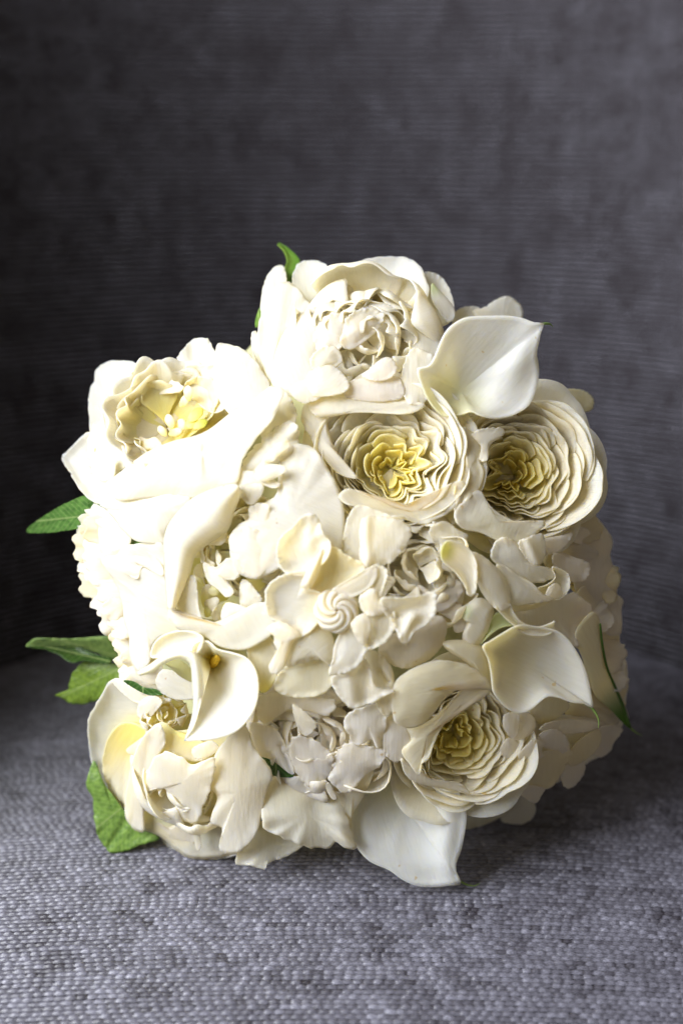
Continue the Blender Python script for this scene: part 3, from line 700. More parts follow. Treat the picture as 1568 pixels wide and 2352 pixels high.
for i_ in range(16):
    x, y = 440 + 420 * RNG.rand(), 980 + 440 * RNG.rand(); a, b = RNG.uniform(0, 6.28), RNG.uniform(60, 105); ca, sa = math.cos(a), math.sin(a)
    patch(f, 'J', [(x + ca * p * b - sa * q * b, y + sa * p * b + ca * q * b) for p, q in ((-1, 0), (-.5, -.45), (.4, -.7), (1, -.25), (.85, .35), (.2, .6), (-.5, .4))], RNG.uniform(-55, -5), 14,
          tip=WHITE if i_ % 3 else (.95, .93, .62), base=(.86, .86, .40), bp=(x - ca * b, y - sa * b), na=36, nr=9, frill=5, tilt=(RNG.uniform(-.7, .7), RNG.uniform(-.7, .7)))
patch(f, 'J', [(480, 1340), (560, 1310), (585, 1340), (540, 1400), (490, 1400)], 0, 8, na=24)
patch(f, 'J', [(600, 1420), (640, 1350), (740, 1370), (780, 1400), (700, 1470), (610, 1480)], 20, 12)

# --- centre garden rose
f = flower('garden_rose', 'cream garden rose with a deep yellow cup of ruffled petals in the upper middle')
IV2 = (.97, .94, .81); YD = (.975, .89, .30)
def rose_layers(n, ruf, fold, depth):
    out = []
    for i in range(n):
        q = i / (n - 1.0)
        rad = 1.10 - .92 * q ** .95
        zr = -.16 if i == 0 else .03 - depth * q ** 1.15
        tip = np.array(IV2) * (1 - smooth(.45, 1, q)) + np.array(YELLOW) * smooth(.45, 1, q)
        bas = np.array(CREAM) * (1 - smooth(.15, .7, q)) + np.array(YD) * smooth(.15, .7, q)
        out.append((rad, 5 if i < 4 else (6 if q < .75 else 4), zr, (zr + .78) / (1 - math.cos(math.radians(74 if i == 0 else 80 + 8 * q))), 74 if i == 0 else 80 + 8 * q, .80 if i < 4 else .62,
                    ruf * (.5 + q), 4.5, .14 if i == 0 else max(0, .06 - .02 * i), .08 if i == 0 else 0, tuple(tip), tuple(bas), fold * smooth(.15, .5, q)))
    return out
L_ROSE = rose_layers(13, .045, .10, .50)
whorl(f, 902, 1038, -10, 172, (.0, .28, .96), L_ROSE, seed=21, ecc=(0, -.10))
patch(f, 'E', [(680, 120), (700, 80), (760, 65), (840, 110), (920, 140), (1040, 190), (1180, 210), (1330, 130), (1400, 30), (1480, 20), (1470, 110), (1390, 210), (1260, 280), (1180, 290), (1100, 260), (1000, 240), (860, 200), (720, 160)], -8, 24, tip=IVORY, base=CREAM, bp=(1000, 60), lip=8, frill=4)
patch(f, 'B', [(480, 1080), (560, 1050), (740, 1035), (930, 1015), (1040, 1030), (1150, 1070), (1230, 1110), (1100, 1160), (800, 1150), (600, 1180), (520, 1160)], -8, 18, tip=IVORY, frill=4, bp=(850, 1180))
patch(f, 'B', [(440, 1180), (480, 1090), (580, 1080), (600, 1200), (640, 1350), (720, 1480), (800, 1568), (680, 1540), (580, 1430), (490, 1290)], -32, 20, tip=IVORY, frill=5, bp=(760, 1500))

# --- right garden rose
f = flower('garden_rose', 'shaded cream garden rose with serrated petal rims under the upper calla lily')
L2 = rose_layers(14, .06, .07, .42)
whorl(f, 1212, 1082, -25, 168, (.16, .05, .98), L2, seed=33, ecc=(-.18, 0))
patch(f, 'C', [(490, 950), (560, 1000), (600, 1070), (590, 1150), (622, 1240), (590, 1340), (500, 1430), (440, 1500), (430, 1350), (490, 1250), (500, 1100)], 0, 18, tip=CREAM, frill=6)
patch(f, 'C', [(545, 1000), (600, 960), (735, 955), (740, 1000), (660, 1060), (640, 1160), (590, 1150), (600, 1070)], 5, 10, tip=IVORY, frill=7)
patch(f, 'C', [(430, 1500), (510, 1400), (590, 1350), (660, 1450), (740, 1510), (860, 1560), (1010, 1545), (960, 1620), (850, 1700), (730, 1680), (600, 1620), (480, 1590)], 0, 30, tip=IVORY, base=CREAM, bp=(650, 1680), lip=6)
patch(f, 'C', [(1140, 880), (1220, 900), (1240, 1000), (1260, 1060), (1340, 1140), (1335, 1175), (1290, 1200), (1230, 1150), (1160, 1050)], -90, 15, tip=PINK, frill=5)
patch(f, 'C', [(1190, 1100), (1270, 1130), (1300, 1200), (1290, 1300), (1250, 1400), (1200, 1300), (1180, 1200)], -70, 15, tip=PINK, frill=5)
patch(f, 'C', [(1215, 1450), (1290, 1370), (1362, 1390), (1330, 1480), (1270, 1545), (1235, 1530)], -70, 12, tip=PINK)
patch(f, 'C', [(920, 790), (960, 750), (1010, 770), (1090, 800), (1150, 880), (1180, 960), (1000, 950), (880, 860)], -60, 20, tip=IVORY, frill=6)

# --- rear petals peeking out
f = flower('gardenia', 'blurred cream gardenia petals peeking out behind the upper calla lily')
patch(f, 'C', [(430, 240), (480, 190), (580, 185), (610, 240), (600, 320), (440, 330)], -190, -15)
patch(f, 'C', [(550, 215), (620, 190), (700, 140), (770, 118), (830, 150), (862, 195), (860, 260), (780, 300), (640, 290)], -160, 22, bp=(700, 320))
patch(f, 'C', [(930, 720), (1000, 690), (1100, 695), (1145, 720), (1140, 790), (1100, 830), (1000, 800)], -110, 15, tip=CREAM)
patch(f, 'C', [(1125, 715), (1220, 710), (1290, 740), (1318, 790), (1300, 840), (1250, 852), (1180, 825), (1140, 790)], -130, 12, tip=(.80, .72, .48))

# --- centre gardenia
f = flower('gardenia', 'fully open white gardenia with a tight spiral bud at the heart of the bouquet')
patch(f, 'E', [(270, 1310), (330, 1200), (450, 1170), (600, 1150), (640, 1200), (630, 1330), (500, 1392), (330, 1378)], 20, 15, tip=CREAM, lip=5)
patch(f, 'E', [(98, 1100), (130, 1030), (230, 995), (290, 1090), (300, 1200), (250, 1330), (185, 1355), (140, 1230)], 15, 15, tip=CREAM, base=YELLOW, bp=(230, 1360), br=(.02, .4), lip=8)
patch(f, 'E', [(285, 480), (300, 390), (370, 320), (440, 250), (500, 218), (550, 250), (575, 330), (630, 420), (600, 520), (480, 610), (370, 610), (310, 570)], 55, -18, bp=(560, 620), lip=14, folds=((500, 240, 490, 420, 16, 20),))
patch(f, 'E', [(580, 470), (650, 428), (720, 480), (850, 560), (780, 640), (660, 740), (560, 760), (500, 700), (550, 580)], 50, -14, tip=CREAM, base=(.92, .82, .50), bp=(650, 740), lip=5)
patch(f, 'E', [(212, 770), (225, 690), (290, 630), (400, 590), (480, 600), (470, 690), (580, 740), (560, 900), (430, 1010), (300, 920), (230, 870)], 62, -14, tip=WHITE, base=(.92, .83, .52), bp=(600, 830), br=(.1, .6), lip=10)
patch(f, 'E', [(582, 445), (568, 540), (545, 620), (498, 692), (443, 688), (470, 610), (530, 520)], 88, 12, lip=-5, folds=((560, 480, 480, 670, 10, 8),))
patch(f, 'E', [(430, 930), (540, 900), (620, 960), (655, 1060), (640, 1190), (560, 1150), (450, 1172), (350, 1195), (300, 1110), (270, 1020), (340, 940)], 58, 20, tip=IVORY, base=(.92, .84, .55), bp=(640, 900), br=(.1, .55), lip=-6)
patch(f, 'E', [(228, 955), (280, 912), (360, 928), (440, 1000), (390, 1040), (335, 1200), (262, 1245), (240, 1190), (300, 1100), (275, 1010)], 80, 15, ctr=(330, 1030), lip=-4)
patch(f, 'E', [(720, 940), (660, 1040), (640, 1150), (622, 1245), (740, 1232), (812, 1180), (850, 1110), (865, 1060), (800, 970)], 75, 16, tip=WHITE, base=(.92, .86, .6), bp=(700, 920), br=(.05, .4), lip=5)
patch(f, 'E', [(640, 705), (760, 630), (900, 555), (928, 600), (892, 680), (800, 742), (730, 760), (660, 740)], 78, 14, lip=4)
patch(f, 'E', [(890, 560), (960, 555), (992, 600), (970, 680), (948, 760), (980, 830), (900, 880), (835, 850), (808, 780), (830, 720), (895, 690)], 75, 10, tip=IVORY, lip=8)
patch(f, 'E', [(812, 770), (850, 720), (900, 700), (940, 770), (990, 830), (930, 870), (860, 870)], 92, 14)
patch(f, 'E', [(950, 760), (1080, 755), (1200, 740), (1285, 722), (1303, 760), (1292, 860), (1240, 930), (1160, 980), (1120, 1045), (1075, 1040), (1040, 960), (1000, 890), (960, 840)], 88, 12, lip=7, folds=((1060, 860, 1230, 800, -12, 14), (1090, 1000, 1150, 880, 10, 12)))
patch(f, 'E', [(770, 900), (860, 850), (1010, 825), (1045, 900), (1022, 980), (960, 1052), (880, 1085), (830, 1060), (775, 980)], 80, 10, tip=IVORY, lip=10, folds=((860, 880, 880, 1050, -10, 10),))
patch(f, 'E', [(795, 880), (850, 860), (880, 920), (870, 1000), (840, 1060), (790, 1000), (757, 930)], 98, 10)
# spiral bud
def spiral(parent, u, v, w, R, facing, n, seed):
    org = at(u, v, w); px = S0 * (D0 - w * S0) / D0; fr = frame(facing)
    for k in range(n):
        ns, nt = 9, 26
        t = np.linspace(0, 1, nt)[:, None]; s = np.linspace(-1, 1, ns)[None]
        rho = 1.0 - 0.93 * t
        jt = np.random.RandomState(seed * 50 + k).uniform(-1, 1, 4)
        th = 2 * math.pi * k / n + .12 * jt[0] + (2.3 + .35 * jt[1]) * t ** (0.9 + .12 * jt[2])
        dth = (2 * math.pi / n) * 0.62
        ang = th + dth * s * (0.9 - 0.2 * t)
        ridge = 0.17 * np.exp(-((s - 0.35) / 0.42) ** 2) - 0.10 * (s < -0.6) * (np.abs(s) - .6) / .4
        z = 0.80 * np.sqrt(np.clip(1.06 - rho ** 2, 0, None)) + ridge * (0.35 + 0.65 * rho) + 0.06 * s
        r = rho + 0.05 * s
        V = np.stack([r * np.cos(ang), r * np.sin(ang), z + 0 * ang], -1) * R * px
        V = (org + V @ fr.T).reshape(-1, 3)
        idx = np.arange(ns * nt).reshape(nt, ns)
        Q = np.stack([idx[:-1, :-1], idx[:-1, 1:], idx[1:, 1:], idx[1:, :-1]], -1).reshape(-1, 4)
        sv = np.broadcast_to(s, (nt, ns)).ravel()
        col = lerp3((.95, .82, .45), WHITE, smooth(-1.0, 0.25, sv))
        mesh_obj('bud_petal', V, Q, M_PETAL, parent, col, np.stack([sv, sv * 0], 1), 0.0006)
spiral(f, 772, 1402, dome(772, 1402) + 62, 50, (.05, .08, 1), 7, 1)

# --- gardenia bud under it
f = flower('gardenia', 'small half-closed white gardenia bud just below the spiral gardenia')
patch(f, 'E', [(850, 1090), (950, 1115), (1018, 1210), (1034, 1340), (1010, 1500), (940, 1480), (880, 1330), (850, 1200)], 30, 16, tip=IVORY, folds=((945, 1220, 990, 1290, -14, 6),))
patch(f, 'E', [(635, 1260), (740, 1230), (840, 1150), (890, 1230), (910, 1320), (1035, 1345), (960, 1390), (900, 1422), (770, 1462), (705, 1410), (650, 1340)], 55, 18, lip=7, folds=((740, 1250, 760, 1440, 8, 18), (840, 1200, 850, 1400, -9, 18)))

# --- peony right of the gardenia
f = flower('peony', 'small blush-white peony tucked between the gardenia and the two yellow-hearted roses')
heart(f, 962, 1305, 8, 128, (.0, .1, 1), 30, tip=WHITE, base=IVORY, seed=9, ruf=.11, clos=12)
patch(f, 'E', [(700, 450), (715, 340), (740, 240), (800, 170), (900, 190), (1000, 230), (1100, 260), (900, 400), (820, 540), (760, 510)], 15, 15, tip=IVORY)
patch(f, 'E', [(820, 560), (815, 420), (820, 280), (880, 238), (1000, 250), (1100, 280), (1142, 350), (1110, 420), (1050, 500), (990, 545), (900, 560)], 52, 14, folds=((850, 260, 860, 540, 8, 12),), lip=-4)
patch(f, 'E', [(930, 1090), (1000, 1000), (1120, 950), (1250, 880), (1340, 880), (1365, 960), (1330, 1070), (1250, 1150), (1130, 1205), (1010, 1180)], 20, 30, tip=PINK, lip=-6)
patch(f, 'E', [(1130, 760), (1190, 680), (1260, 720), (1350, 700), (1430, 640), (1470, 720), (1380, 820), (1300, 850), (1200, 830)], 10, 15, tip=PINK)
patch(f, 'E', [(1250, 340), (1340, 270), (1440, 330), (1500, 360), (1490, 440), (1568, 560), (1540, 640), (1440, 560), (1340, 480)], 5, 22, tip=IVORY, base=CREAM, frill=4)
patch(f, 'F', [(225, 640), (300, 588), (380, 610), (420, 700), (400, 770), (340, 780), (320, 710), (280, 680)], 5, 10, tip=PINK, frill=3)

# --- twisted gardenia
f = flower('gardenia', 'loosely opening cream gardenia with twisted strap petals and a rolled bud on the shaded side')
patch(f, 'F', [(720, 640), (1000, 555), (1100, 530), (1160, 580), (1208, 610), (1192, 720), (1110, 770), (1120, 880), (1000, 800), (850, 760), (740, 720)], -60, 20, tip=PINK)
patch(f, 'F', [(740, 215), (800, 180), (890, 155), (912, 250), (900, 320), (862, 358), (800, 330)], 15, 14, folds=((800, 200, 860, 340, 10, 12),))
patch(f, 'F', [(565, 300), (600, 200), (660, 178), (740, 220), (830, 340), (950, 378), (980, 420), (920, 455), (830, 468), (740, 430), (640, 380)], 12, 22, tip=IVORY)
patch(f, 'F', [(600, 360), (660, 362), (740, 420), (830, 470), (900, 540), (970, 572), (900, 590), (820, 600), (710, 610), (685, 560), (655, 480)], 25, 18, tip=IVORY)
patch(f, 'F', [(955, 366), (1030, 388), (1067, 430), (1062, 510), (1010, 572), (930, 575), (860, 548), (830, 510), (920, 480), (975, 430)], 15, -18, tip=IVORY, lip=8)
patch(f, 'F', [(930, 500), (975, 470), (1012, 500), (1014, 545), (972, 568), (915, 560)], 28, 12, na=28)
patch(f, 'F', [(690, 600), (800, 608), (940, 575), (890, 615), (770, 645), (700, 645)], 5, 8, tip=CREAM)
patch(f, 'F', [(900, 195), (1000, 170), (1085, 148), (1050, 222), (970, 278), (920, 272)], -25, 10, tip=PINK)
patch(f, 'F', [(985, 260), (1080, 300), (1192, 348), (1178, 440), (1100, 465), (1050, 425), (980, 390), (955, 310)], -45, 15, tip=PINK, frill=5)
patch(f, 'F', [(1080, 130), (1140, 110), (1198, 150), (1150, 190), (1140, 220), (1080, 200)], -45, 8, tip=PINK, frill=3)
patch(f, 'F', [(385, 690), (420, 600), (500, 562), (575, 600), (582, 650), (560, 730), (520, 830), (480, 870), (420, 922), (395, 880), (388, 800), (415, 720)], 20, 16, tip=IVORY, base=PALEGREEN, bp=(400, 650), br=(0, .3), lip=-8)
patch(f, 'F', [(440, 280), (500, 288), (580, 350), (645, 420), (685, 510), (695, 600), (655, 645), (590, 625), (530, 560), (490, 490), (462, 400)], 45, 20, tip=IVORY, lip=-6)
strip(f, 'F', [(590, 620), (690, 720), (780, 790), (850, 806), (925, 800), (968, 770)], [(690, 600), (730, 685), (800, 735), (880, 745), (940, 725), (972, 708)], 42, -10, tip=IVORY, frill=2)
patch(f, 'F', [(248, 300), (265, 222), (310, 196), (380, 220), (445, 270), (475, 340), (480, 430), (472, 520), (445, 554), (418, 540), (402, 490), (340, 400), (275, 345)], 55, -10, tip=IVORY, base=(.72, .72, .34), bp=(270, 260), br=(.05, .3), lip=9, ctr=(390, 350))

# --- callas
def calla_tail(parent, zone, pts, w0, w1, r=3.2):
    P = Z(zone, pts); w = np.linspace(w0, w1, len(P))
    X = at(P[:, 0], P[:, 1], w)
    t = tube('tip', X, [r * S0, r * .8 * S0, .4 * S0], M_LEAF, parent, 8, tint=(0.16, 0.34, 0.03), m=14)
def funnel(parent, u, v, w, u2, v2, w2, r0, r1):
    tube('throat', [at(u, v, w), at((u + u2) / 2, (v + v2) / 2, (w + w2) / 2), at(u2, v2, w2)], [r0 * S0, (r0 + r1) * .45 * S0, r1 * S0], M_CALLA, parent, 18, tint=PALEGREEN, m=14)

f = flower('calla_lily', 'smooth white calla lily pointing to the right above the shaded rose')
patch(f, 'C', [(200, 578), (270, 560), (310, 500), (350, 400), (390, 330), (450, 280), (520, 250), (640, 243), (780, 243), (860, 255), (940, 285), (1002, 290), (985, 340), (970, 410), (955, 480), (965, 540), (970, 620), (955, 700), (920, 790), (870, 840), (780, 880), (680, 893), (590, 872), (540, 850), (480, 870), (400, 880), (350, 870), (290, 810), (250, 740), (215, 650)],
      118, -75, tip=(.96,.95,.89), base=(.80, .77, .50), bp=(380, 830), br=(.05, .45), ctr=(470, 720), pw=1.6, tilt=(-.25, -.15), name='spathe', mat=M_CALLA, thick=.0007, wob=5, na=80, nr=15, lip=-14, folds=((960, 330, 620, 860, 14, 34),))
calla_tail(f, 'C', [(985, 296), (1010, 291), (1040, 294), (1058, 312)], dome(1180, 790) + 105, dome(1180, 790) + 75)
funnel(f, 1030, 930, -40, 930, 1130, -180, 36, 14)

f = flower('calla_lily', 'white calla lily at the lower left with its dark throat and yellow spadix showing')
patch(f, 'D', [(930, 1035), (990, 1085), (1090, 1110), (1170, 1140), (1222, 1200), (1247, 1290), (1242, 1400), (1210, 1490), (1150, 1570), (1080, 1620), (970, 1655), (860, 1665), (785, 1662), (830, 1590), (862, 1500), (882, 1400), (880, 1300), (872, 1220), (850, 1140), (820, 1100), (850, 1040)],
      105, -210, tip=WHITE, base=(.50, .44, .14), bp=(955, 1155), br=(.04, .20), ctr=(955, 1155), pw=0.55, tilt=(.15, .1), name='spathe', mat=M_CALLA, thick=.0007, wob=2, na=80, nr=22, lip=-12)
strip(f, 'D', [(480, 1235), (560, 1185), (640, 1130), (730, 1100), (800, 1095), (850, 1120), (880, 1190), (895, 1300), (890, 1400), (868, 1500), (830, 1600), (788, 1662)],
      [(500, 1250), (580, 1230), (650, 1175), (740, 1140), (800, 1160), (825, 1200), (832, 1290), (840, 1390), (835, 1480), (820, 1560), (800, 1620), (780, 1668)], 95, 14, tip=(.86, .87, .78), base=WHITE, name='spathe_rim', mat=M_CALLA, thick=.0007)
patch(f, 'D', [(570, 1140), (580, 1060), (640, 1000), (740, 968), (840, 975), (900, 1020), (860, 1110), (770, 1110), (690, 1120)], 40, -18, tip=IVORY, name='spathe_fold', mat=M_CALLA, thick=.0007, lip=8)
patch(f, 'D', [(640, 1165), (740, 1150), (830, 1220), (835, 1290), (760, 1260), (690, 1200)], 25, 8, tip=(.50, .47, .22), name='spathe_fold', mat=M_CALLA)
tube('spadix', [at(*Z('D', [(955, 1185)])[0], dome(480, 1560) - 70), at(*Z('D', [(972, 1160)])[0], dome(480, 1560) - 10), at(*Z('D', [(990, 1128)])[0], dome(480, 1560) + 40), at(*Z('D', [(993, 1122)])[0], dome(480, 1560) + 46)], [.0016, .0021, .0019, .0004], M_SPADIX, f, 14, m=18)
calla_tail(f, 'D', [(862, 1640), (830, 1652), (800, 1662), (782, 1668)], dome(430, 1700) + 112, dome(430, 1700) + 100, 3)

# --- lower left peony
f = flower('peony', 'double white peony with yellow hollows resting low on the left of the seat')
patch(f, 'G', [(168, 460), (230, 340), (320, 200), (450, 220), (560, 320), (640, 420), (600, 520), (540, 640), (500, 760), (450, 860), (420, 960), (405, 1070), (330, 985), (250, 900), (200, 760), (178, 660)], -55, -50, tip=WHITE, base=YELLOW, bp=(520, 620), br=(.12, .62), wob=5, lip=8)
patch(f, 'G', [(260, 700), (300, 560), (400, 470), (540, 520), (520, 650), (470, 760), (430, 900), (400, 1000), (320, 920), (270, 820)], -42, -30, tip=(.93,.89,.68), base=YELLOW, bp=(480, 560), br=(.05, .7), frill=4)
patch(f, 'G', [(410, 1000), (450, 780), (560, 560), (800, 520), (1150, 500), (1320, 800), (1260, 1080), (1160, 1270), (950, 1335), (780, 1320), (620, 1190), (470, 1140)], -60, 30, tip=IVORY, base=YELLOW, bp=(750, 800))
patch(f, 'G', [(480, 420), (500, 340), (580, 300), (640, 340), (600, 400), (560, 440), (510, 445)], 0, 12)
patch(f, 'G', [(410, 650), (480, 590), (520, 570), (520, 640), (470, 680)], 5, 8, na=24)
heart(f, 372, 1640, -20, 52, (.1, .1, 1), 11, tip=IVORY, base=YELLOW, seed=15, curl=1.2, size=.7, yl=.7)
patch(f, 'G', [(640, 470), (720, 520), (820, 560), (900, 600), (960, 680), (840, 720), (700, 660), (560, 600), (540, 520)], -5, 18, tip=(.93,.89,.70), base=YELLOW, bp=(800, 480))
heart(f, 430, 1800, -25, 130, (-.05, -.05, 1), 22, tip=WHITE, base=(.93, .87, .58), seed=17, curl=1.5, size=.6)
patch(f, 'G', [(425, 840), (455, 700), (520, 560), (620, 480), (660, 600), (580, 740), (540, 900), (545, 1000), (510, 1080), (525, 1165), (460, 1150), (408, 1070), (405, 960)], 15, 24, folds=((560, 600, 500, 900, -8, 12),))
patch(f, 'G', [(610, 1160), (690, 1220), (860, 1270), (1000, 1260), (1120, 1290), (1080, 1325), (950, 1342), (800, 1332), (690, 1285)], 5, 18, tip=WHITE)
patch(f, 'G', [(500, 1110), (560, 1070), (620, 1130), (700, 1130), (820, 1080), (840, 1150), (845, 1240), (740, 1245), (650, 1210), (600, 1180)], 22, 20, tip=WHITE)
patch(f, 'G', [(530, 920), (560, 750), (640, 660), (760, 690), (830, 740), (970, 700), (955, 860), (920, 960), (850, 1115), (780, 1070), (740, 1000), (700, 960), (650, 890), (560, 900)], 38, 28, tip=WHITE, frill=5)
patch(f, 'G', [(970, 690), (1050, 570), (1160, 490), (1215, 620), (1290, 720), (1337, 800), (1300, 920), (1270, 1060), (1240, 1170), (1180, 1260), (1080, 1312), (1000, 1270), (1020, 1150), (945, 1100), (990, 950), (945, 880), (970, 770)], 25, 45, tip=WHITE, frill=3)
patch(f, 'G', [(830, 1130), (868, 1125), (886, 1250), (862, 1288), (842, 1210)], 48, 6, na=24)
patch(f, 'G', [(830, 640), (900, 600), (960, 590), (1000, 640), (930, 690), (850, 700)], 35, 10, frill=3)
patch(f, 'G', [(600, 200), (640, 138), (720, 148), (840, 200), (860, 310), (740, 328), (650, 295), (610, 250)], 15, 16, bp=(840, 290))
patch(f, 'G', [(318, 205), (400, 212), (530, 290), (650, 312), (700, 330), (600, 360), (480, 350), (400, 300)], -20, 10)
patch(f, 'G', [(395, 208), (460, 212), (520, 248), (600, 262), (645, 295), (560, 298), (480, 265)], 0, 4, tip=DGREEN, name='sepal', mat=M_LEAF)

# --- blush peony bottom centre
f = flower('peony', 'blush-tinged ruffled peony low in the middle beneath the gardenia bud')
PK = (.97, .94, .86)
heart(f, 735, 1690, -25, 168, (0, -.1, 1), 40, tip=PK, base=(.965, .925, .865), seed=19, ruf=.13, clos=10)
patch(f, 'H', [(60, 230), (200, 180), (400, 210), (560, 230), (520, 330), (380, 300), (250, 300), (100, 380)], -20, 20, tip=PK, frill=6)
patch(f, 'H', [(20, 390), (110, 390), (200, 430), (290, 640), (285, 705), (160, 610), (70, 570)], 5, 16, tip=PK, folds=((220, 520, 290, 690, -10, 8),))
patch(f, 'H', [(290, 470), (420, 480), (545, 590), (530, 700), (440, 785), (340, 735), (280, 600)], 15, 20, tip=PK, frill=4)
patch(f, 'H', [(560, 580), (640, 505), (760, 520), (880, 560), (850, 645), (760, 700), (640, 822), (560, 780), (520, 720)], 15, 20, tip=PK, frill=5)
patch(f, 'H', [(630, 330), (720, 280), (890, 250), (880, 400), (830, 535), (790, 480), (700, 522), (655, 470), (615, 390)], 22, 18, tip=PK, frill=6)
patch(f, 'H', [(290, 260), (370, 310), (440, 380), (420, 430), (370, 460), (320, 400)], 22, 12, tip=WHITE, frill=4)
patch(f, 'H', [(500, 770), (525, 760), (568, 850), (545, 862), (515, 820)], 25, 5, na=24)
patch(f, 'H', [(470, 800), (440, 770), (490, 740), (520, 765), (500, 800)], 22, 5, na=24, tip=PK)
patch(f, 'H', [(75, 585), (140, 608), (240, 648), (302, 690), (280, 722), (180, 712), (128, 670)], 0, 6, tip=DGREEN, name='sepal', mat=M_LEAF)

# --- rose facing down at the bottom
f = flower('garden_rose', 'cream rose turned face down, two wide outer petals touching the seat')
patch(f, 'H', [(-70, 1270), (-50, 1190), (20, 1100), (100, 1000), (240, 1060), (360, 1140), (275, 1212), (195, 1245), (130, 1270), (112, 1312), (40, 1284)], -18, 14, tip=IVORY, base=CREAM, bp=(150, 1000), frill=5, tilt=(-.1, -.1))
patch(f, 'H', [(560, 780), (700, 710), (800, 680), (750, 820), (670, 960), (650, 1060), (600, 900)], -5, 10, tip=CREAM)
patch(f, 'H', [(130, 740), (300, 690), (480, 740), (580, 780), (620, 900), (655, 1030), (692, 1150), (682, 1178), (620, 1168), (560, 1130), (530, 1172), (440, 1166), (350, 1160), (230, 1105), (130, 1065), (95, 1000), (100, 860)], 0, 36, tip=IVORY, base=CREAM, bp=(350, 700), br=(.1, .8), frill=5, folds=((560, 900, 640, 1160, 9, 18), (430, 900, 480, 1150, -6, 20)), tilt=(0, -.35))

f = flower('calla_lily', 'white calla lily at the bottom drooping onto the seat, tip curling to the right')
w_ = dome(930, 1900)
patch(f, 'H', [(870, 615), (790, 690), (760, 760), (720, 860), (655, 990), (660, 1080), (705, 1180), (780, 1258), (900, 1312), (980, 1370), (1080, 1412), (1200, 1418), (1280, 1408), (1360, 1398), (1328, 1330), (1330, 1260), (1360, 1180), (1386, 1050), (1392, 950), (1365, 870), (1330, 800), (1200, 700), (1080, 640), (980, 600), (920, 590)],
      0, -60, w0=215, tilt=(-.05, -.28), tip=(.955,.95,.89), base=(.80, .76, .52), bp=(920, 620), br=(.05, .5), ctr=(1000, 900), pw=1.7, name='spathe', mat=M_CALLA, thick=.0007, wob=7, na=80, nr=15, lip=-26, folds=((1230, 800, 1290, 1380, 14, 30),))
calla_tail(f, 'H', [(1325, 1330), (1345, 1375), (1390, 1402), (1440, 1412), (1478, 1395)], 110, 96, 3.2)
funnel(f, 940, 1800, 150, 870, 1560, -60, 45, 14)

# --- right calla
f = flower('calla_lily', 'ivory calla lily on the shaded right side, green tip hanging down')
patch(f, 'F', [(515, 870), (560, 840), (640, 790), (740, 738), (850, 745), (980, 770), (1060, 830), (1120, 920), (1160, 1000), (1190, 1100), (1212, 1220), (1218, 1262), (1160, 1236), (1080, 1226), (1000, 1196), (930, 1190), (880, 1222), (820, 1272), (750, 1296), (680, 1272), (620, 1215), (580, 1150), (570, 1050), (550, 950)],
      45, -50, tip=(.96, .935, .84), base=CREAM, bp=(560, 880), br=(.05, .6), ctr=(760, 960), pw=1.7, name='spathe', mat=M_CALLA, thick=.0007, wob=6, na=80, nr=15, lip=14, gain=.8)
strip(f, 'F', [(500, 860), (560, 800), (640, 750), (740, 735)], [(560, 720), (600, 660), (660, 660), (740, 700)], 15, -10, tip=PALEGREEN, name='spathe_fold', mat=M_CALLA)
patch(f, 'F', [(260, 850), (330, 830), (440, 840), (520, 880), (560, 960), (570, 1080), (560, 1150), (480, 1040), (380, 950), (300, 900)], 20, 20, tip=CREAM, name='spathe_fold', mat=M_CALLA, lip=-8)
calla_tail(f, 'F', [(1150, 1232), (1195, 1250), (1235, 1300), (1252, 1350), (1246, 1392)], dome(1300, 1600) + 40, dome(1300, 1600) + 10, 3.4)

# --- lower right rose
f = flower('garden_rose', 'cream garden rose with one big folded outer petal at the lower right')
whorl(f, 1075, 1705, -40, 158, (.22, -.05, .97), L2, seed=41, ecc=(-.15, 0))
patch(f, 'H', [(860, 320), (960, 350), (1035, 470), (1015, 545), (985, 610), (930, 622), (870, 560), (865, 450)], 15, 16, tip=PK)
patch(f, 'H', [(1010, 410), (1100, 390), (1200, 330), (1330, 200), (1430, 90), (1500, 110), (1545, 185), (1430, 210), (1330, 290), (1240, 400), (1190, 500), (1150, 610), (1105, 640), (1092, 712), (1030, 640), (980, 560), (1030, 480)], 25, 12, tip=IVORY, base=CREAM, frill=5, ctr=(1140, 460))
patch(f, 'H', [(975, 600), (1030, 650), (1100, 700), (1220, 740), (1350, 760), (1420, 830), (1330, 805), (1200, 785), (1080, 755), (1005, 705)], 15, 14, tip=IVORY)
patch(f, 'H', [(935, 130), (1000, 60), (1100, 10), (1200, -20), (1330, -10), (1440, 30), (1520, 100), (1550, 175), (1500, 120), (1430, 85), (1380, 135), (1300, 185), (1240, 240), (1180, 320), (1100, 392), (1010, 408), (935, 360), (918, 250)], 45, 38, tip=CREAM, base=CREAM, lip=-4, edge=IVORY, ctr=(1150, 170))
for i, q in enumerate(([(455, 425), (530, 408), (555, 460), (540, 545), (500, 570), (450, 500)], [(540, 425), (610, 408), (652, 460), (640, 525), (560, 580), (505, 570), (550, 500)], [(480, 570), (540, 600), (530, 660), (470, 700), (430, 640)], [(430, 700), (520, 660), (560, 760), (500, 830), (420, 840), (400, 770)])):
    patch(f, 'I', q, 0 - 12 * i, 14, tip=PK, frill=3)

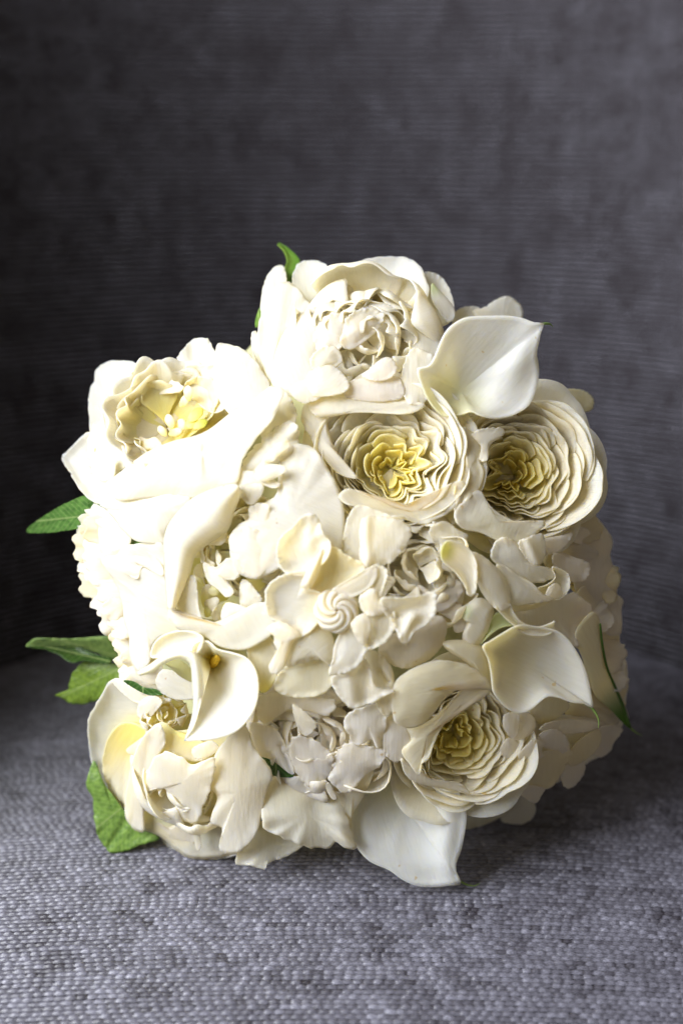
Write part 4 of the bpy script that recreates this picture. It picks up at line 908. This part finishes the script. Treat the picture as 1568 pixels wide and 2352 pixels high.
# --- shaded cluster lower right
f = flower('peony', 'blush peony in deep shade at the lower right corner of the bouquet')
patch(f, 'I', [(380, 700), (480, 500), (650, 420), (900, 430), (1100, 480), (1100, 650), (950, 750), (800, 850), (600, 880), (430, 830)], -110, 30, tip=PK)
for i, q in enumerate(([(610, 410), (700, 310), (800, 305), (870, 360), (810, 430), (700, 480), (650, 460)], [(1040, 520), (1150, 485), (1205, 520), (1150, 600), (1130, 650), (1060, 695), (1000, 640)], [(680, 515), (740, 470), (860, 452), (1000, 458), (1065, 490), (1000, 525), (860, 545), (760, 550)],
                       [(875, 645), (960, 560), (1055, 518), (1065, 600), (1000, 685), (900, 745), (850, 725)], [(815, 805), (850, 735), (950, 720), (965, 785), (900, 875), (840, 885)], [(655, 600), (700, 530), (790, 518), (852, 570), (868, 655), (800, 670), (720, 640)],
                       [(565, 765), (620, 720), (700, 655), (800, 645), (885, 660), (850, 730), (820, 795), (745, 888), (640, 884), (570, 855), (600, 795)], [(420, 850), (570, 865), (705, 885), (690, 935), (650, 985), (560, 935)], [(590, 620), (640, 580), (710, 600), (690, 640), (700, 690), (620, 720), (540, 690)])):
    patch(f, 'I', q, -45 + 6 * i, 14, tip=PK if i % 3 else CREAM, frill=4 if i in (1, 4, 8) else 2)
patch(f, 'I', [(215, 1010), (280, 900), (420, 860), (540, 940), (480, 1040), (400, 1092), (300, 1132), (215, 1148), (150, 1100)], 0, 20, w0=-120, tilt=(0, -.1), tip=(.84, .79, .66))
patch(f, 'I', [(430, 1085), (480, 980), (560, 915), (645, 985), (655, 1040), (620, 1092), (560, 1118), (480, 1112)], 0, 14, w0=-150, tilt=(0, -.1), tip=PK)

# --- rear right
f = flower('peony', 'blurred shaded peony on the far right edge behind the twisted gardenia')
patch(f, 'F', [(1060, 200), (1130, 40), (1220, 35), (1335, 190), (1322, 290), (1348, 400), (1332, 480), (1388, 620), (1384, 800), (1250, 760), (1130, 600), (1080, 400)], -115, 25, tip=PK, wob=8)
patch(f, 'F', [(1200, 660), (1330, 560), (1388, 640), (1384, 850), (1430, 1000), (1434, 1130), (1420, 1250), (1440, 1340), (1340, 1240), (1250, 1000)], -130, 22, tip=PK, wob=6)
patch(f, 'F', [(1080, 1260), (1200, 1200), (1330, 1260), (1400, 1340), (1380, 1420), (1280, 1500), (1150, 1450), (1090, 1360)], -120, 15, tip=PK, frill=4)
for i_ in range(11):
    y = 120 + 1150 * i_ / 10.0; xe = np.interp(y, [40, 190, 400, 620, 850, 1000, 1250, 1400], [1225, 1335, 1345, 1388, 1384, 1430, 1425, 1390])
    b = RNG.uniform(120, 170); x = xe - b * RNG.uniform(.75, 1.5); a = RNG.uniform(-.7, .5); ca, sa = math.cos(a), math.sin(a)
    patch(f, 'F', [(x + ca * p * b - sa * q * b, y + sa * p * b + ca * q * b) for p, q in ((-1.3, 0), (-.5, -.7), (.4, -.85), (.9, -.4), (.8, .0), (.95, .4), (.5, .8), (-.5, .7))], -105 + RNG.uniform(-15, 25), 16,
          tip=PK if i_ % 3 else CREAM, base=CREAM, bp=(x - 1.3 * ca * b, y - 1.3 * sa * b), na=44, nr=9, frill=7, tilt=(RNG.uniform(-1.6, -.5), RNG.uniform(-.5, .5)))
f = flower('calla_lily', 'shaded calla lily on the far right edge seen from outside, green tip pointing down')
patch(f, 'F', [(1100, 790), (1200, 655), (1252, 700), (1272, 850), (1302, 1000), (1345, 1110), (1405, 1250), (1455, 1392), (1390, 1342), (1330, 1275), (1230, 1185), (1190, 1080), (1140, 930)], -75, 26, tip=CREAM, base=(.12, .26, .03), bp=(1455, 1400), br=(.12, .45), name='spathe', mat=M_CALLA, thick=.0007)
strip(f, 'F', [(1255, 730), (1268, 850), (1296, 1000), (1340, 1115), (1395, 1250), (1435, 1370)], [(1262, 725), (1276, 850), (1306, 1000), (1352, 1110), (1412, 1250), (1448, 1375)], -50, 3, tip=(.10, .22, .03), name='rim', mat=M_LEAF)
calla_tail(f, 'F', [(1430, 1360), (1455, 1392), (1490, 1420), (1525, 1438)], dome(1430, 1650) - 70, dome(1430, 1650) - 80, 3)

# --- leaves
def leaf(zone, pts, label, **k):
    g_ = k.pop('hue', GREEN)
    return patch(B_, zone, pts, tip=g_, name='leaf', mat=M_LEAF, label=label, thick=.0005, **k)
leaf('M', [(60, 1220), (110, 1180), (165, 1150), (205, 1138), (245, 1160), (240, 1200), (170, 1216), (110, 1224)], 'pointed dark green leaf beside the upper left peony', off=-70, bulge=8, bp=(240, 1180), hue=(.10, .22, .05), folds=((70, 1216, 230, 1175, -7, 8),))
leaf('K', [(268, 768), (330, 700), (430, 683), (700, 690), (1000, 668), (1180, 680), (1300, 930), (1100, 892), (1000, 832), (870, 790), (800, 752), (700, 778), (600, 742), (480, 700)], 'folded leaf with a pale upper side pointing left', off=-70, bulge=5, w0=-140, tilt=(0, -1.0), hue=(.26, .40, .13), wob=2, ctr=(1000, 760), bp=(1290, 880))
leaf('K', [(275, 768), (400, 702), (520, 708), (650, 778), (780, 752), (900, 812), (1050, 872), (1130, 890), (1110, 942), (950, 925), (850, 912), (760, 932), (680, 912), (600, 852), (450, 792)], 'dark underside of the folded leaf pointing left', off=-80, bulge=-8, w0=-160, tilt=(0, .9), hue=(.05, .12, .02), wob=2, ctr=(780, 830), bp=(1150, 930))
leaf('K', [(558, 1262), (680, 1262), (702, 1180), (730, 1060), (790, 980), (870, 920), (1050, 940), (1300, 930), (1300, 1000), (1230, 1090), (1130, 1160), (1030, 1282), (930, 1332), (800, 1356), (700, 1332), (640, 1292)], 'broad yellow-green leaf under the folded leaf', off=-90, bulge=12, w0=-180, tilt=(.2, -.3), hue=(.20, .32, .04), wob=5, bp=(1280, 960))
leaf('G', [(158, 870), (190, 740), (215, 720), (260, 840), (330, 940), (430, 1070), (540, 1160), (625, 1208), (500, 1252), (400, 1290), (310, 1298), (270, 1252), (228, 1180), (205, 1050), (200, 950)], 'serrated bright green leaf lying on the seat below the double peony', off=0, bulge=6, w0=-55, tilt=(.1, -.25), bp=(520, 900), hue=(.20, .34, .07), folds=((430, 1070, 290, 1270, -6, 6),))
patch(B_, 'D', [(410, 388), (430, 362), (500, 388), (645, 410), (640, 440), (560, 440), (440, 425)], -30, 3, tip=DGREEN, name='leaf', mat=M_LEAF, label='sliver of dark leaf between the two left flowers')
patch(B_, 'D', [(170, 150), (240, 160), (330, 240), (300, 260), (200, 230)], -60, 3, tip=DGREEN, name='leaf', mat=M_LEAF, label='sliver of leaf behind the left rose')
